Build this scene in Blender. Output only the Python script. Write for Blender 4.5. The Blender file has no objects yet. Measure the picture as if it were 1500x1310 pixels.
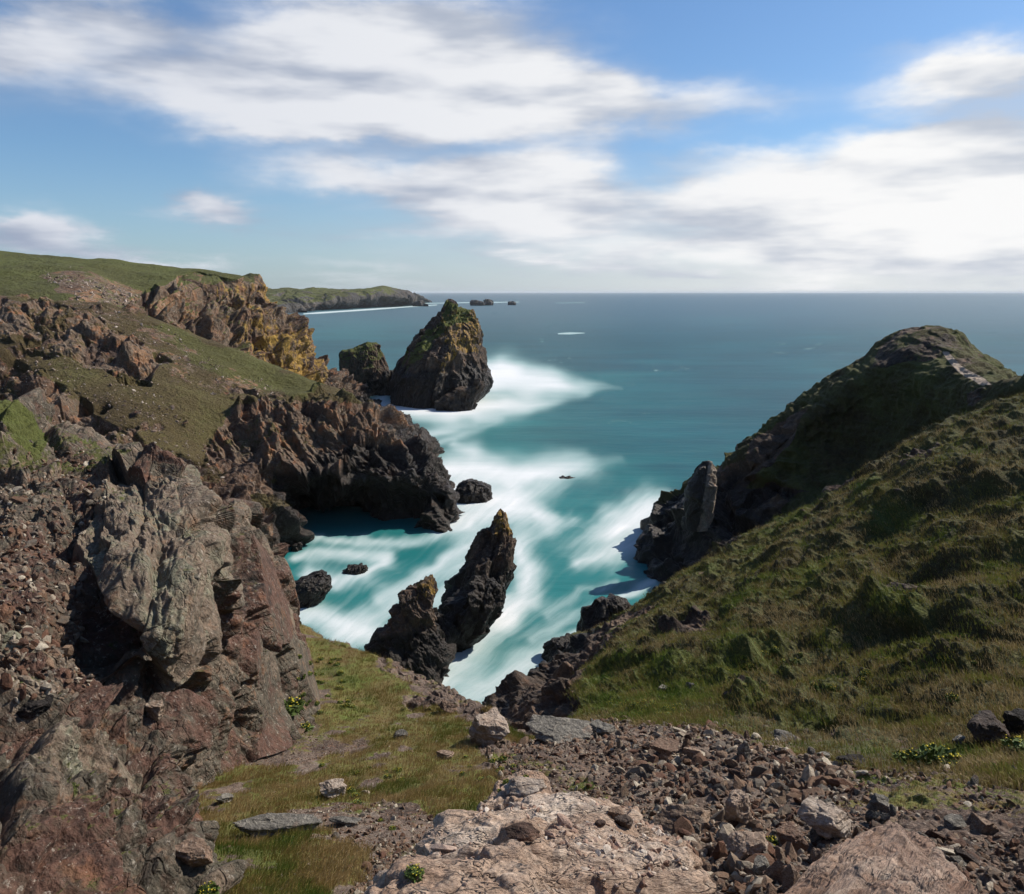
import bpy, math, random
import numpy as np
from mathutils import Vector, Matrix

rng = np.random.default_rng(7)
random.seed(7)
Q = 1.0                                   # mesh density
F = 1150.0; CX, CY = 750.0, 655.0          # focal length and centre in photo pixels (1500 x 1310)
H = 50.0                                   # camera height above the sea
PITCH = math.atan(227.0 / F)
cp, sp = math.cos(PITCH), math.sin(PITCH)

scene = bpy.context.scene
COL = scene.collection

# ---- camera maths
def P(px, py, Y):
    u = (px - CX) / F; v = -(py - CY) / F
    d = np.array([u, cp + v * sp, -sp + v * cp])
    t = Y / d[1]
    return np.array([0, 0, H]) + d * t

def sea(px, py, z=0.0):
    u = (px - CX) / F; v = -(py - CY) / F
    d = np.array([u, cp + v * sp, -sp + v * cp])
    t = (z - H) / d[2]
    return np.array([0, 0, H]) + d * t

def project(V):
    x = V[..., 0]; y = V[..., 1]; z = V[..., 2] - H
    f = y * cp - z * sp
    up = y * sp + z * cp
    f = np.where(np.abs(f) < 1e-3, 1e-3, f)
    return CX + F * x / f, CY - F * up / f

# ---- noise (numpy)
_perm = np.random.default_rng(3).permutation(256).astype(np.int32)
_perm2 = np.concatenate([_perm, _perm])
_R = np.random.default_rng(5).random((8, 256)).astype(np.float32)

def _hash(ix, iy, iz):
    return _perm2[(_perm2[(_perm2[ix & 255] + iy) & 255] + iz) & 255]

def vnoise(p):
    i = np.floor(p).astype(np.int32); f = (p - i).astype(np.float32)
    f = f * f * f * (f * (f * 6 - 15) + 10)
    r = 0
    for dx in (0, 1):
        wx = f[..., 0] if dx else 1 - f[..., 0]
        for dy in (0, 1):
            wy = f[..., 1] if dy else 1 - f[..., 1]
            for dz in (0, 1):
                wz = f[..., 2] if dz else 1 - f[..., 2]
                r = r + wx * wy * wz * _R[0][_hash(i[..., 0] + dx, i[..., 1] + dy, i[..., 2] + dz)]
    return r * 2 - 1

def fbm(p, octs=4, gain=0.5, ridged=False):
    a = 1.0; s = 0; tot = 0
    q = p.astype(np.float32)
    for k in range(octs):
        n = vnoise(q + 13.7 * k)
        if ridged: n = 1 - 2 * np.abs(n)
        s = s + a * n; tot += a
        a *= gain; q = q * 2.03
    return s / tot

def worley2(p):
    """nearest and second nearest cell: ids, offsets, distances"""
    b = np.floor(p - 0.5).astype(np.int32)
    f1 = np.full(p.shape[:-1], 9.0, np.float32); f2 = f1.copy()
    c1 = np.zeros(p.shape[:-1], np.int32); c2 = c1.copy()
    d1 = np.zeros(p.shape, np.float32); d2 = d1.copy()
    for dx in (0, 1):
        for dy in (0, 1):
            for dz in (0, 1):
                c = b + np.array([dx, dy, dz], np.int32)
                h = _hash(c[..., 0], c[..., 1], c[..., 2])
                j = np.stack([_R[1][h], _R[2][h], _R[3][h]], -1) * 0.7 + 0.15
                d = (p - (c + j)).astype(np.float32)
                dd = (d * d).sum(-1)
                m = dd < f1; m2 = ~m & (dd < f2)
                f2 = np.where(m, f1, np.where(m2, dd, f2)); c2 = np.where(m, c1, np.where(m2, h, c2))
                d2 = np.where(m[..., None], d1, np.where(m2[..., None], d, d2))
                f1 = np.where(m, dd, f1); c1 = np.where(m, h, c1); d1 = np.where(m[..., None], d, d1)
    return c1, d1, np.sqrt(f1), c2, d2, np.sqrt(f2)

from concurrent.futures import ThreadPoolExecutor
_pool = ThreadPoolExecutor(4)
def par(f, p):
    if p.shape[0] < 64: return f(p)
    parts = list(_pool.map(f, [np.ascontiguousarray(x, np.float32) for x in np.array_split(p, 16)]))
    if isinstance(parts[0], tuple): return tuple(np.concatenate(z) for z in zip(*parts))
    return np.concatenate(parts)
_fbm1 = fbm
def fbm(p, octs=4, gain=0.5, ridged=False):
    return par(lambda q: _fbm1(q, octs, gain, ridged), p)

def rotm(ax, ay, az):
    return np.array(Matrix.Rotation(math.radians(ax), 3, 'X') @ Matrix.Rotation(math.radians(ay), 3, 'Y') @ Matrix.Rotation(math.radians(az), 3, 'Z'))

def _crag(p, s, octs=4, stretch=(1, 1, 1), rot=None, warp=0.14, lac=2.1, crack=0.16, gain=0.9, tilt=1.35):
    """angular blocks: each cell of the rock has its own tilted face and its own offset"""
    q = p if rot is None else p @ rot.astype(np.float32)
    q = q / np.array(stretch, np.float32)
    w = np.stack([vnoise(q / s * 1.3 + 5), vnoise(q / s * 1.3 + 31), vnoise(q / s * 1.3 + 77)], -1) * warp * s
    q = q + w
    tot = 0; blk = None; a = 1.0
    for k in range(octs):
        sk = s / lac ** k
        c1, d1, f1, c2, d2, f2 = worley2(q / sk + np.float32(17.3 * k))
        def val(c, d): return d[..., 0] * (_R[4][c] - 0.5) + d[..., 1] * (_R[5][c] - 0.5) + d[..., 2] * (_R[6][c] - 0.5)
        e = np.clip((f2 - f1) / 0.16, 0, 1); e = 0.5 + 0.5 * e * e * (3 - 2 * e)
        v1 = val(c1, d1) * 1.3 * tilt + (_R[7][c1] - 0.5) * 0.55; v2 = val(c2, d2) * 1.3 * tilt + (_R[7][c2] - 0.5) * 0.55
        tot = tot + a * sk * (v1 * e + v2 * (1 - e) - crack * np.exp(-(f2 - f1) * 16))
        cid = c1
        if blk is None: blk = _R[6][cid] * 0.6
        elif k == 1: blk = blk + _R[6][cid] * 0.4
        a *= gain
    return tot, blk

def crag(p, s, octs=4, stretch=(1, 1, 1), rot=None, **kw):
    return par(lambda q: _crag(q, s, octs, stretch, rot, **kw), p)

def sstep(a, b, x):
    t = np.clip((x - a) / (b - a), 0, 1)
    return t * t * (3 - 2 * t)

def inpoly(px, py, poly):
    r = np.zeros(px.shape, bool)
    n = len(poly)
    for i in range(n):
        x0, y0 = poly[i]; x1, y1 = poly[(i + 1) % n]
        if y0 == y1: continue
        c = ((y0 > py) != (y1 > py)) & (px < (x1 - x0) * (py - y0) / (y1 - y0) + x0)
        r ^= c
    return r

# ---- mesh helpers
def mesh_np(name, V, Fc, mat=None, attrs=None, smooth=False):
    me = bpy.data.meshes.new(name)
    V = np.ascontiguousarray(V, np.float32).reshape(-1, 3)
    Fc = np.ascontiguousarray(Fc, np.int32)
    n, k = Fc.shape
    me.vertices.add(len(V)); me.vertices.foreach_set('co', V.ravel())
    me.loops.add(n * k); me.loops.foreach_set('vertex_index', Fc.ravel())
    me.polygons.add(n); me.polygons.foreach_set('loop_start', np.arange(0, n * k, k, dtype=np.int32))
    me.polygons.foreach_set('use_smooth', np.full(n, smooth))
    me.update(calc_edges=True)
    for a, v in (attrs or {}).items():
        at = me.attributes.new(a, 'FLOAT', 'POINT')
        at.data.foreach_set('value', np.ascontiguousarray(v, np.float32).ravel())
    if mat: me.materials.append(mat)
    return me

def link(name, me, parent=None, loc=None, rot=None, scale=None):
    o = bpy.data.objects.new(name, me); COL.objects.link(o)
    if parent is not None: o.parent = parent
    if loc is not None: o.location = loc
    if rot is not None: o.rotation_euler = rot
    if scale is not None: o.scale = scale
    return o

def tag(o, label=None, cat=None, group=None, kind=None):
    if label: o['label'] = label
    if cat: o['category'] = cat
    if group: o['group'] = group
    if kind: o['kind'] = kind
    return o

def grid_faces(nr, nc, flip=False):
    i = np.arange(nr * nc).reshape(nr, nc)
    a, b, c, d = i[:-1, :-1], i[:-1, 1:], i[1:, 1:], i[1:, :-1]
    f = np.stack([a, b, c, d] if not flip else [a, d, c, b], -1)
    return f.reshape(-1, 4)

LINEAR = [False]
def catmull(pts, t):
    """pts (n,...), t in [0,n-1]"""
    n = len(pts)
    i = np.clip(np.floor(t).astype(int), 0, n - 2); f = t - i
    shp = (-1,) + (1,) * (pts.ndim - 1); f = f.reshape(shp)
    p0 = pts[np.clip(i - 1, 0, n - 1)]; p1 = pts[i]; p2 = pts[i + 1]; p3 = pts[np.clip(i + 2, 0, n - 1)]
    if LINEAR[0]: return p1 * (1 - f) + p2 * f
    m1 = (p2 - p0) * 0.42; m2 = (p3 - p1) * 0.42
    f2, f3 = f * f, f * f * f
    return p1 * (2 * f3 - 3 * f2 + 1) + m1 * (f3 - 2 * f2 + f) + p2 * (-2 * f3 + 3 * f2) + m2 * (f3 - f2)

def ctrl(c):
    if c[0] == 'w': return np.array(c[1:4], float)
    if len(c) == 3: return P(*c)
    return sea(c[0], c[1], c[3])

def row(pts, nc):
    W = np.array([ctrl(c) for c in pts])
    n = len(W)
    X, Y = project(W)
    Dm = np.maximum(np.linalg.norm((W[1:] + W[:-1]) / 2 - [0, 0, H], axis=1), 2)
    seg = np.hypot(np.clip(np.diff(X), -900, 900), np.clip(np.diff(Y), -900, 900)) + 0.45 * np.linalg.norm(np.diff(W, axis=0), axis=1) * F / Dm + 6
    s = np.concatenate([[0], np.cumsum(seg)]); s /= s[-1]
    u = np.linspace(0, 1, nc)
    t = np.interp(u, s, np.arange(n))
    return catmull(W, t)

def off(r, dy, dz, dx=0):
    return r + np.array([dx, dy, dz])

def surface(rows, nc, dens=1.35, same=False):
    """rows: list of control rows or ('off', dx, dy, dz[, zfix]); returns (nr,nc,3)"""
    R = []
    for r in rows:
        if isinstance(r[0], str) and r[0] == 'off':
            q = R[-1] + np.array(r[1:4])
            if len(r) > 4: q[:, 2] = r[4]
            R.append(q)
        else:
            if same:
                W = np.array([ctrl(c) for c in r]); R.append(catmull(W, np.linspace(0, len(W) - 1, nc)))
            else: R.append(row(r, nc))
    R = np.array(R)
    t = [0.0]
    for k in range(len(R) - 1):
        a, b = project(R[k]); c, d = project(R[k + 1])
        Dm = np.maximum(np.linalg.norm((R[k] + R[k + 1]) / 2 - [0, 0, H], axis=1), 2)
        L = np.percentile(np.hypot(np.clip(c - a, -900, 900), np.clip(d - b, -900, 900)) + 0.35 * np.linalg.norm(R[k + 1] - R[k], axis=1) * F / Dm, 70) * 0.85
        hid = isinstance(rows[k + 1][0], str)
        n = int(min(420, max(10, L / dens * Q))) if not hid else 22
        t += list(k + (np.arange(n) + 1) / n)
    S = catmull(R, np.array(t))
    return S

def normals(S):
    gu = np.gradient(S, axis=0); gv = np.gradient(S, axis=1)
    n = np.cross(gv, gu)
    n /= np.linalg.norm(n, axis=-1, keepdims=True) + 1e-9
    return n

def oriented(S):
    n = normals(S)
    v = np.array([0, 0, H]) - S
    v /= np.linalg.norm(v, axis=-1, keepdims=True)
    flip = (n * (v + np.array([0, 0, 0.6]))).sum(-1).mean() < 0
    return (-n if flip else n), flip

# ---- node helper
class NT:
    def __init__(s, tree):
        s.t = tree; s.n = tree.nodes; s.l = tree.links; s.n.clear()
    def new(s, typ, **kw):
        x = s.n.new(typ)
        for k, v in kw.items(): setattr(x, k, v)
        return x
    def put(s, sock, v):
        if hasattr(v, 'is_linked') or isinstance(v, bpy.types.NodeSocket): s.l.new(v, sock)
        elif v is not None: sock.default_value = v
    def math(s, op, a, b=None, c=None, clamp=False):
        m = s.new('ShaderNodeMath', operation=op, use_clamp=clamp)
        s.put(m.inputs[0], a)
        if b is not None: s.put(m.inputs[1], b)
        if c is not None: s.put(m.inputs[2], c)
        return m.outputs[0]
    def vmul(s, v, xyz):
        m = s.new('ShaderNodeMapping'); s.l.new(v, m.inputs[0]); m.inputs['Scale'].default_value = xyz
        return m.outputs[0]
    def noise(s, v, scale, detail=4, rough=0.55, dist=0.0, out=0):
        m = s.new('ShaderNodeTexNoise'); s.put(m.inputs['Vector'], v)
        m.inputs['Scale'].default_value = scale; m.inputs['Detail'].default_value = detail
        m.inputs['Roughness'].default_value = rough; m.inputs['Distortion'].default_value = dist
        return m.outputs[out]
    def vor(s, v, scale, feature='F1', out='Distance', rnd=1.0):
        m = s.new('ShaderNodeTexVoronoi', feature=feature); s.put(m.inputs['Vector'], v)
        m.inputs['Scale'].default_value = scale; m.inputs['Randomness'].default_value = rnd
        return m.outputs[out]
    def ramp(s, v, stops, interp='LINEAR'):
        m = s.new('ShaderNodeValToRGB'); s.put(m.inputs[0], v)
        e = m.color_ramp.elements; m.color_ramp.interpolation = interp
        while len(e) < len(stops): e.new(0.5)
        for k, (p, c) in enumerate(stops):
            e[k].position = p; e[k].color = (c, c, c, 1) if isinstance(c, (int, float)) else (*c, 1)
        return m.outputs[0]
    def mix(s, f, a, b, blend='MIX'):
        m = s.new('ShaderNodeMix', data_type='RGBA', blend_type=blend)
        s.put(m.inputs[0], f)
        for k, v in ((6, a), (7, b)):
            if isinstance(v, tuple): v = (*v, 1) if len(v) == 3 else v
            s.put(m.inputs[k], v)
        return m.outputs[2]
    def attr(s, name):
        m = s.new('ShaderNodeAttribute', attribute_name=name); return m.outputs['Fac']
    def smooth(s, v, a, b):
        m = s.new('ShaderNodeMapRange', interpolation_type='SMOOTHSTEP'); s.put(m.inputs[0], v)
        m.inputs[1].default_value = a; m.inputs[2].default_value = b
        return m.outputs[0]
    def bump(s, h, strength, dist, prev=None):
        m = s.new('ShaderNodeBump'); s.put(m.inputs['Height'], h)
        m.inputs['Strength'].default_value = strength; m.inputs['Distance'].default_value = dist
        if prev is not None: s.l.new(prev, m.inputs['Normal'])
        return m.outputs[0]

def material(name):
    m = bpy.data.materials.new(name); m.use_nodes = True
    t = NT(m.node_tree)
    out = t.new('ShaderNodeOutputMaterial'); b = t.new('ShaderNodeBsdfPrincipled')
    t.l.new(b.outputs[0], out.inputs[0])
    b.inputs['Specular IOR Level'].default_value = 0.25
    return m, t, b

def rock_mat(name, pal, sc=1.0, grass=True, rnd=False, bump=1.0, wetz=None, pale=0.35, strata=None,
             cracks=0.0, strot=None, grasscols=None, lichcol=(0.36, 0.215, 0.04), rusty=0.3, gravel=None):
    """pal: 5 colours. sc: size in metres of the main patterns"""
    m, t, b = material(name)
    tc = t.new('ShaderNodeTexCoord').outputs['Object']
    blk = t.new('ShaderNodeObjectInfo').outputs['Random'] if rnd else t.attr('blk')
    n1 = t.noise(tc, 0.55 / sc, 4, 0.62)
    n2 = t.noise(tc, 3.2 / sc, 4, 0.65)
    if strot:
        mr = t.new('ShaderNodeMapping'); t.l.new(tc, mr.inputs[0]); mr.inputs['Rotation'].default_value = [math.radians(v_) for v_ in strot]
        st = t.vmul(mr.outputs[0], strata or (1, 1, 1))
    else: st = t.vmul(tc, strata or (1, 1, 1))
    n3 = t.noise(st, 1.7 / sc, 5, 0.7)
    v = t.math('ADD', t.math('MULTIPLY', blk, 0.52), t.math('ADD', t.math('MULTIPLY', n1, 0.55), t.math('MULTIPLY', n3, 0.62)))
    v = t.math('SUBTRACT', v, 0.36)
    k = len(pal)
    base = t.ramp(v, [(0.12 + 0.76 * i / (k - 1), pal[i]) for i in range(k)])
    # grain: every mineral patch a little lighter or darker
    g = t.noise(tc, 14 / sc, 3, 0.75)
    base = t.mix(0.42, base, t.ramp(g, [(0.3, 0.42), (0.5, 0.95), (0.72, 1.7)]), 'MULTIPLY')
    base = t.mix(0.8, base, t.ramp(n2, [(0.3, 0.6), (0.55, 1.0), (0.75, 1.35)]), 'MULTIPLY')
    # pale crustose lichen and quartz
    pm = t.math('MULTIPLY', t.smooth(t.noise(tc, 5.5 / sc, 4, 0.8), 0.57, 0.66), pale)
    base = t.mix(pm, base, (0.42, 0.38, 0.32))
    rm = t.math('MULTIPLY', t.smooth(t.noise(tc, 1.1 / sc, 4, 0.7), 0.54, 0.66), rusty)
    base = t.mix(rm, base, (0.22, 0.095, 0.045))
    li = t.attr('lichen') if not rnd else 0.0
    if not rnd:
        ln = t.noise(t.vmul(tc, (1.6, 1.6, 0.7)), 1.4 / sc, 4, 0.75)
        lm = t.smooth(t.math('ADD', ln, t.math('MULTIPLY', t.math('SUBTRACT', li, 1.0), 0.45)), 0.42, 0.58)
        lm = t.math('MULTIPLY', lm, t.smooth(li, 0.02, 0.1))
        base = t.mix(lm, base, t.mix(n2, (lichcol[0] * 0.55, lichcol[1] * 0.62, lichcol[2]), lichcol))
    rough = 0.85
    if not rnd:
        wet = t.attr('wet')  # sea-wet rock; also carries painted shade on the bluff and the pinnacle
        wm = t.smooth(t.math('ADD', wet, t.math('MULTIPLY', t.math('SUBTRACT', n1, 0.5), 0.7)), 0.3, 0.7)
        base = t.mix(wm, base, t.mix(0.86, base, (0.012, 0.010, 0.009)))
        rough = t.math('SUBTRACT', 0.88, t.math('MULTIPLY', wm, 0.42))
    # bump
    cr = t.vor(st, 3.4 / sc, 'F1')
    h = t.math('ADD', t.noise(st, 5.5 / sc, 6, 0.66), t.math('MULTIPLY', cr, 0.5))
    if cracks:
        ce = t.new('ShaderNodeTexVoronoi', feature='DISTANCE_TO_EDGE'); ce.inputs['Scale'].default_value = 1.3 / sc
        t.l.new(t.mix(0.35, st, t.noise(st, 2.2 / sc, 3, out=1), 'ADD'), ce.inputs['Vector'])
        cmask = t.math('MULTIPLY', t.smooth(n1, 0.42, 0.62), cracks)
        h = t.math('ADD', h, t.math('MULTIPLY', t.smooth(ce.outputs[0], 0.0, 0.05), cmask))
    nb = t.bump(h, 1.0, 0.15 * sc * bump)
    if grass:
        ga = t.attr('grass')
        gn = t.noise(tc, 2.3 / sc, 4, 0.72)
        gm = t.smooth(t.math('ADD', ga, t.math('MULTIPLY', t.math('SUBTRACT', gn, 0.5), 1.5)), 0.4, 0.6)
        gc = grasscols or [(0.045, 0.036, 0.016), (0.060, 0.055, 0.020), (0.085, 0.085, 0.028), (0.10, 0.12, 0.03)]
        gv = t.math('ADD', t.math('MULTIPLY', t.noise(tc, 0.23 / sc, 4, 0.65), 0.75), t.math('MULTIPLY', t.noise(tc, 3.6 / sc, 3, 0.7), 0.35))
        gcol = t.ramp(gv, [(0.36, gc[0]), (0.48, gc[1]), (0.58, gc[2]), (0.7, gc[3])])
        gr = t.attr('green')
        gcol = t.mix(gr, gcol, t.mix(n2, (0.045, 0.062, 0.012), (0.10, 0.12, 0.028)))
        gcol = t.mix(0.75, gcol, t.ramp(g, [(0.3, 0.5), (0.5, 0.95), (0.7, 1.6)]), 'MULTIPLY')
        base = t.mix(gm, base, gcol)
        gh = t.noise(tc, 6 / sc, 4, 0.7)
        gb = t.bump(gh, 1.0, 0.20 * sc)
        mv = t.new('ShaderNodeMix', data_type='VECTOR')
        t.put(mv.inputs[0], gm); t.l.new(nb, mv.inputs[4]); t.l.new(gb, mv.inputs[5])
        nb = mv.outputs[1]
        rough = t.math('ADD', t.math('MULTIPLY', gm, 0.1), rough, clamp=True)
    if name == 'grassy_hill': base = t.mix(t.smooth(t.math('ADD', t.attr('path'), t.math('MULTIPLY', t.math('SUBTRACT', n2, 0.5), 0.6)), 0.3, 0.6), base, (0.34, 0.27, 0.21))
    t.l.new(base, b.inputs['Base Color']); t.put(b.inputs['Roughness'], rough)
    t.l.new(nb, b.inputs['Normal'])
    return m

# palettes (real surface colours)
PAL_NEAR = [(0.030, 0.025, 0.021), (0.11, 0.058, 0.042), (0.082, 0.072, 0.054), (0.17, 0.125, 0.092), (0.165, 0.162, 0.115), (0.34, 0.285, 0.21)]
PAL_DARK = [(0.026, 0.021, 0.018), (0.050, 0.037, 0.029), (0.085, 0.059, 0.043), (0.13, 0.087, 0.060), (0.22, 0.165, 0.12)]
PAL_MID = [(0.030, 0.023, 0.020), (0.065, 0.043, 0.034), (0.12, 0.072, 0.046), (0.12, 0.092, 0.068), (0.19, 0.098, 0.048), (0.26, 0.20, 0.145)]
PAL_PINK = [(0.18, 0.115, 0.08), (0.34, 0.23, 0.165), (0.45, 0.33, 0.25), (0.54, 0.44, 0.36), (0.66, 0.58, 0.50)]
PAL_GREY = [(0.06, 0.055, 0.048), (0.105, 0.097, 0.086), (0.15, 0.138, 0.12), (0.19, 0.175, 0.15), (0.28, 0.26, 0.225)]

M = {}
M['near'] = rock_mat('near_cliff_rock', PAL_NEAR, sc=1.0, strata=(1.6, 1.0, 0.6), strot=(0, 35, 20), pale=0.5, rusty=0.4, cracks=0.5, bump=1.2)
M['mid'] = rock_mat('headland_rock', PAL_MID, sc=4.0, pale=0.35, rusty=0.8,
                    grasscols=[(0.040, 0.029, 0.015), (0.062, 0.045, 0.020), (0.078, 0.060, 0.025), (0.088, 0.078, 0.028)])
M['lich'] = rock_mat('lichened_cliff_rock', PAL_MID, sc=5.0, pale=0.3, rusty=0.4,
                     grasscols=[(0.050, 0.046, 0.018), (0.070, 0.068, 0.024), (0.085, 0.088, 0.028), (0.10, 0.11, 0.032)])
M['hill'] = rock_mat('grassy_hill', PAL_DARK, sc=1.6, pale=0.15, rusty=0.2,
                     grasscols=[(0.042, 0.033, 0.018), (0.062, 0.053, 0.024), (0.072, 0.070, 0.028), (0.085, 0.092, 0.032)])
M['ground'] = rock_mat('turf_and_gravel', [(0.045, 0.032, 0.025), (0.085, 0.057, 0.044), (0.12, 0.085, 0.066), (0.16, 0.12, 0.095), (0.26, 0.21, 0.17)], sc=0.5, pale=0.5, rusty=0.3,
                       grasscols=[(0.10, 0.068, 0.030), (0.14, 0.105, 0.040), (0.125, 0.12, 0.034), (0.10, 0.13, 0.026)])
M['stack'] = rock_mat('sea_stack_rock', PAL_DARK, sc=3.0, pale=0.3, rusty=0.2, strata=(1.6, 1.6, 0.6))
M['shore'] = rock_mat('shore_rock', PAL_DARK, sc=1.6, pale=0.3, rusty=0.25, strata=(1.3, 1.3, 0.7))
M['far'] = rock_mat('far_headland_rock', [(0.035, 0.034, 0.036), (0.05, 0.046, 0.044), (0.065, 0.058, 0.052), (0.085, 0.075, 0.065), (0.14, 0.12, 0.10)], sc=30.0, pale=0.2, rusty=0.1)
M['pink'] = rock_mat('pink_outcrop_rock', PAL_PINK, sc=0.42, pale=0.45, rusty=0.3, strata=(0.7, 1.3, 1.7), strot=(20, 0, -12), bump=1.6, cracks=1.0)
M['stripe'] = rock_mat('striated_outcrop_rock', [(0.13, 0.08, 0.058), (0.26, 0.165, 0.12), (0.34, 0.24, 0.185), (0.38, 0.285, 0.225), (0.52, 0.43, 0.35)], sc=0.35, pale=0.3, rusty=0.4, strata=(0.25, 2.4, 1.6), strot=(0, 0, -50), bump=1.8, cracks=1.1)
M['boulder'] = rock_mat('boulder_stone', PAL_GREY, sc=0.7, grass=False, rnd=True, pale=0.5, rusty=0.25)
M['redstone'] = rock_mat('red_brown_stone', [(0.045, 0.030, 0.024), (0.09, 0.052, 0.038), (0.14, 0.088, 0.062), (0.20, 0.14, 0.10), (0.34, 0.28, 0.22)], sc=0.35, grass=False, rnd=True, pale=0.3, rusty=0.3)
M['pinkb'] = rock_mat('pink_boulder_stone', [tuple(x_ * 0.62 for x_ in c_) for c_ in PAL_PINK], sc=0.5, grass=False, rnd=True, pale=0.45, rusty=0.15)
M['darkb'] = rock_mat('dark_shore_boulder', [(0.014, 0.012, 0.011), (0.025, 0.020, 0.018), (0.045, 0.033, 0.028), (0.07, 0.05, 0.04), (0.13, 0.10, 0.085)], sc=1.4, grass=False, rnd=True, pale=0.12, rusty=0.2)

def blur(a, n=2):
    for _ in range(n):
        b = a.copy(); b[1:-1] = (a[:-2] + 2 * a[1:-1] + a[2:]) * 0.25
        a = b.copy(); a[:, 1:-1] = (b[:, :-2] + 2 * b[:, 1:-1] + b[:, 2:]) * 0.25
    return a
# ---- landforms
def land(name, rows, nc, mat, dispf, attrf=None, kind='structure', label=None, cat=None, same=False, dens=1.35, smooth=False, ext=None):
    S = surface(rows, nc, dens, same)
    for (sd_, dx_, sl_) in (ext or []):          # carry the land on beyond the frame
        j = np.linspace(0, 1, 31)[1:] ** 1.5 * dx_
        e_ = S[:, -1 if sd_ > 0 else 0][:, None, :] + np.stack([sd_ * j, 0 * j, sl_ * j], -1)[None]
        S = np.concatenate([S, e_], 1) if sd_ > 0 else np.concatenate([e_[:, ::-1], S], 1)
    n, flip = oriented(S)
    px, py = project(S)
    d, blk = dispf(S, n, px, py)
    d = blur(d, 1)
    V = S + (d if d.ndim == 3 else n * d[..., None])
    n2 = normals(V); n2 = -n2 if flip else n2
    px, py = project(V)
    at = {'blk': blk, 'grass': np.zeros(blk.shape), 'lichen': np.zeros(blk.shape), 'wet': np.zeros(blk.shape), 'green': np.zeros(blk.shape)}
    if attrf: at.update(attrf(V, n, n2, px, py))
    me = mesh_np(name, V, grid_faces(*V.shape[:2], flip=not flip), mat, at, smooth)
    o = link(name, me)
    tag(o, label, cat, kind=kind)
    return dict(o=o, V=V, n=n, n2=n2, px=px, py=py, at=at)

def warp2(V, s, a):
    return vnoise(V / s + 3.1) * a + vnoise(V / (s * 0.3) + 8.1) * a * 0.5, vnoise(V / s + 41.7) * a + vnoise(V / (s * 0.3) + 18.1) * a * 0.5

# --- far headland
def d_far(S, n, px, py):
    c, b = crag(S, 90, 3, (1, 1, 1.5), crack=0.2)
    w = sstep(75, 20, S[..., 2]) * 0.5 + 0.08
    return c * w * 0.55, b
def a_far(V, n, n2, px, py):
    g = sstep(0.55, 0.85, n2[..., 2] + 0.3 * vnoise(V / 60)) * sstep(14, 30, V[..., 2]) 
    g *= sstep(610, 540, px + (py - 430) * 1.5)
    return {'grass': g, 'wet': sstep(14, 2, V[..., 2]), 'green': np.full(g.shape, 0.25)}
far_rows = [
    [(360, 470, 0, -6.), (430, 461, 0, -6.), (445, 461.5, 0, -6.), (470, 457, 0, -6.), (520, 453.5, 0, -6.), (560, 451, 0, -6.), (596, 448, 0, -6.), (606, 447, 0, -6), (608, 445, 0, -6), (604, 443, 0, -6)],
    [(360, 452, 1900), (430, 448, 2000), (450, 449, 2080), (480, 446, 2250), (530, 442, 2480), (565, 438, 2640), (592, 438, 2760), (603, 440, 2900), (605, 440, 3050), (603, 441, 3150)],
    [(360, 436, 2050), (430, 436, 2150), (470, 436, 2260), (500, 433, 2380), (540, 427, 2550), (563, 421.5, 2680), (585, 425, 2850), (597, 431, 2980), (602, 435, 3100), (602, 439, 3200)],
    [(360, 424, 2400), (430, 423.5, 2500), (470, 423, 2600), (500, 423.5, 2660), (540, 422.5, 2740), (561, 420, 2800), (575, 422.5, 2900), (590, 427, 3020), (600, 433, 3150), (602, 437, 3300)],
    ('off', 0, 400, -8), ('off', 0, 500, -40), ('off', 0, 100, 0, -6.)]
land('headland', far_rows, 420, M['far'], d_far, a_far, label='distant flat-topped green headland with dark sea cliffs on the horizon', cat='headland', same=False, dens=0.5)

# --- lichened headland on the left (B)
B_rows = [
    [(-160, 520, 195), (100, 520, 200), (200, 510, 212), (300, 545, 240), (400, 590, 268), (455, 600, 285), (478, 585, 300), (470, 560, 345)],
    [(-160, 440, 215), (100, 446, 219), (190, 462, 228), (290, 498, 250), (370, 525, 272), (440, 556, 287), (470, 556, 304), (458, 540, 345)],
    [(-160, 405, 240), (100, 412, 243), (195, 446, 244), (290, 452, 268), (350, 468, 283), (420, 508, 293), (450, 515, 308), (440, 510, 345)],
    [(-160, 385, 262), (100, 392, 262), (190, 418, 268), (285, 410, 288), (350, 428, 296), (400, 455, 303), (425, 470, 313), (415, 470, 345)],
    [(-160, 370, 285), (100, 383, 285), (200, 398, 292), (300, 402, 303), (355, 408, 308), (387, 424, 312), (401, 433, 317), (396, 440, 345)],
    [(-160, 354, 310), (0, 369, 310), (60, 376, 312), (180, 383, 316), (290, 397, 320), (352, 406, 320), (374, 401, 321), (381, 407, 325), (372, 412, 350)],
    ('off', -20, 40, -6), ('off', -42, 90, -50), ('off', -4, 10, 0, -5.)]
ROT_B = rotm(0, 38, 20)
poly_B = [(180, 452), (205, 432), (250, 412), (292, 403), (350, 407), (372, 396), (395, 405), (480, 560), (440, 560), (300, 505), (230, 480)]
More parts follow.
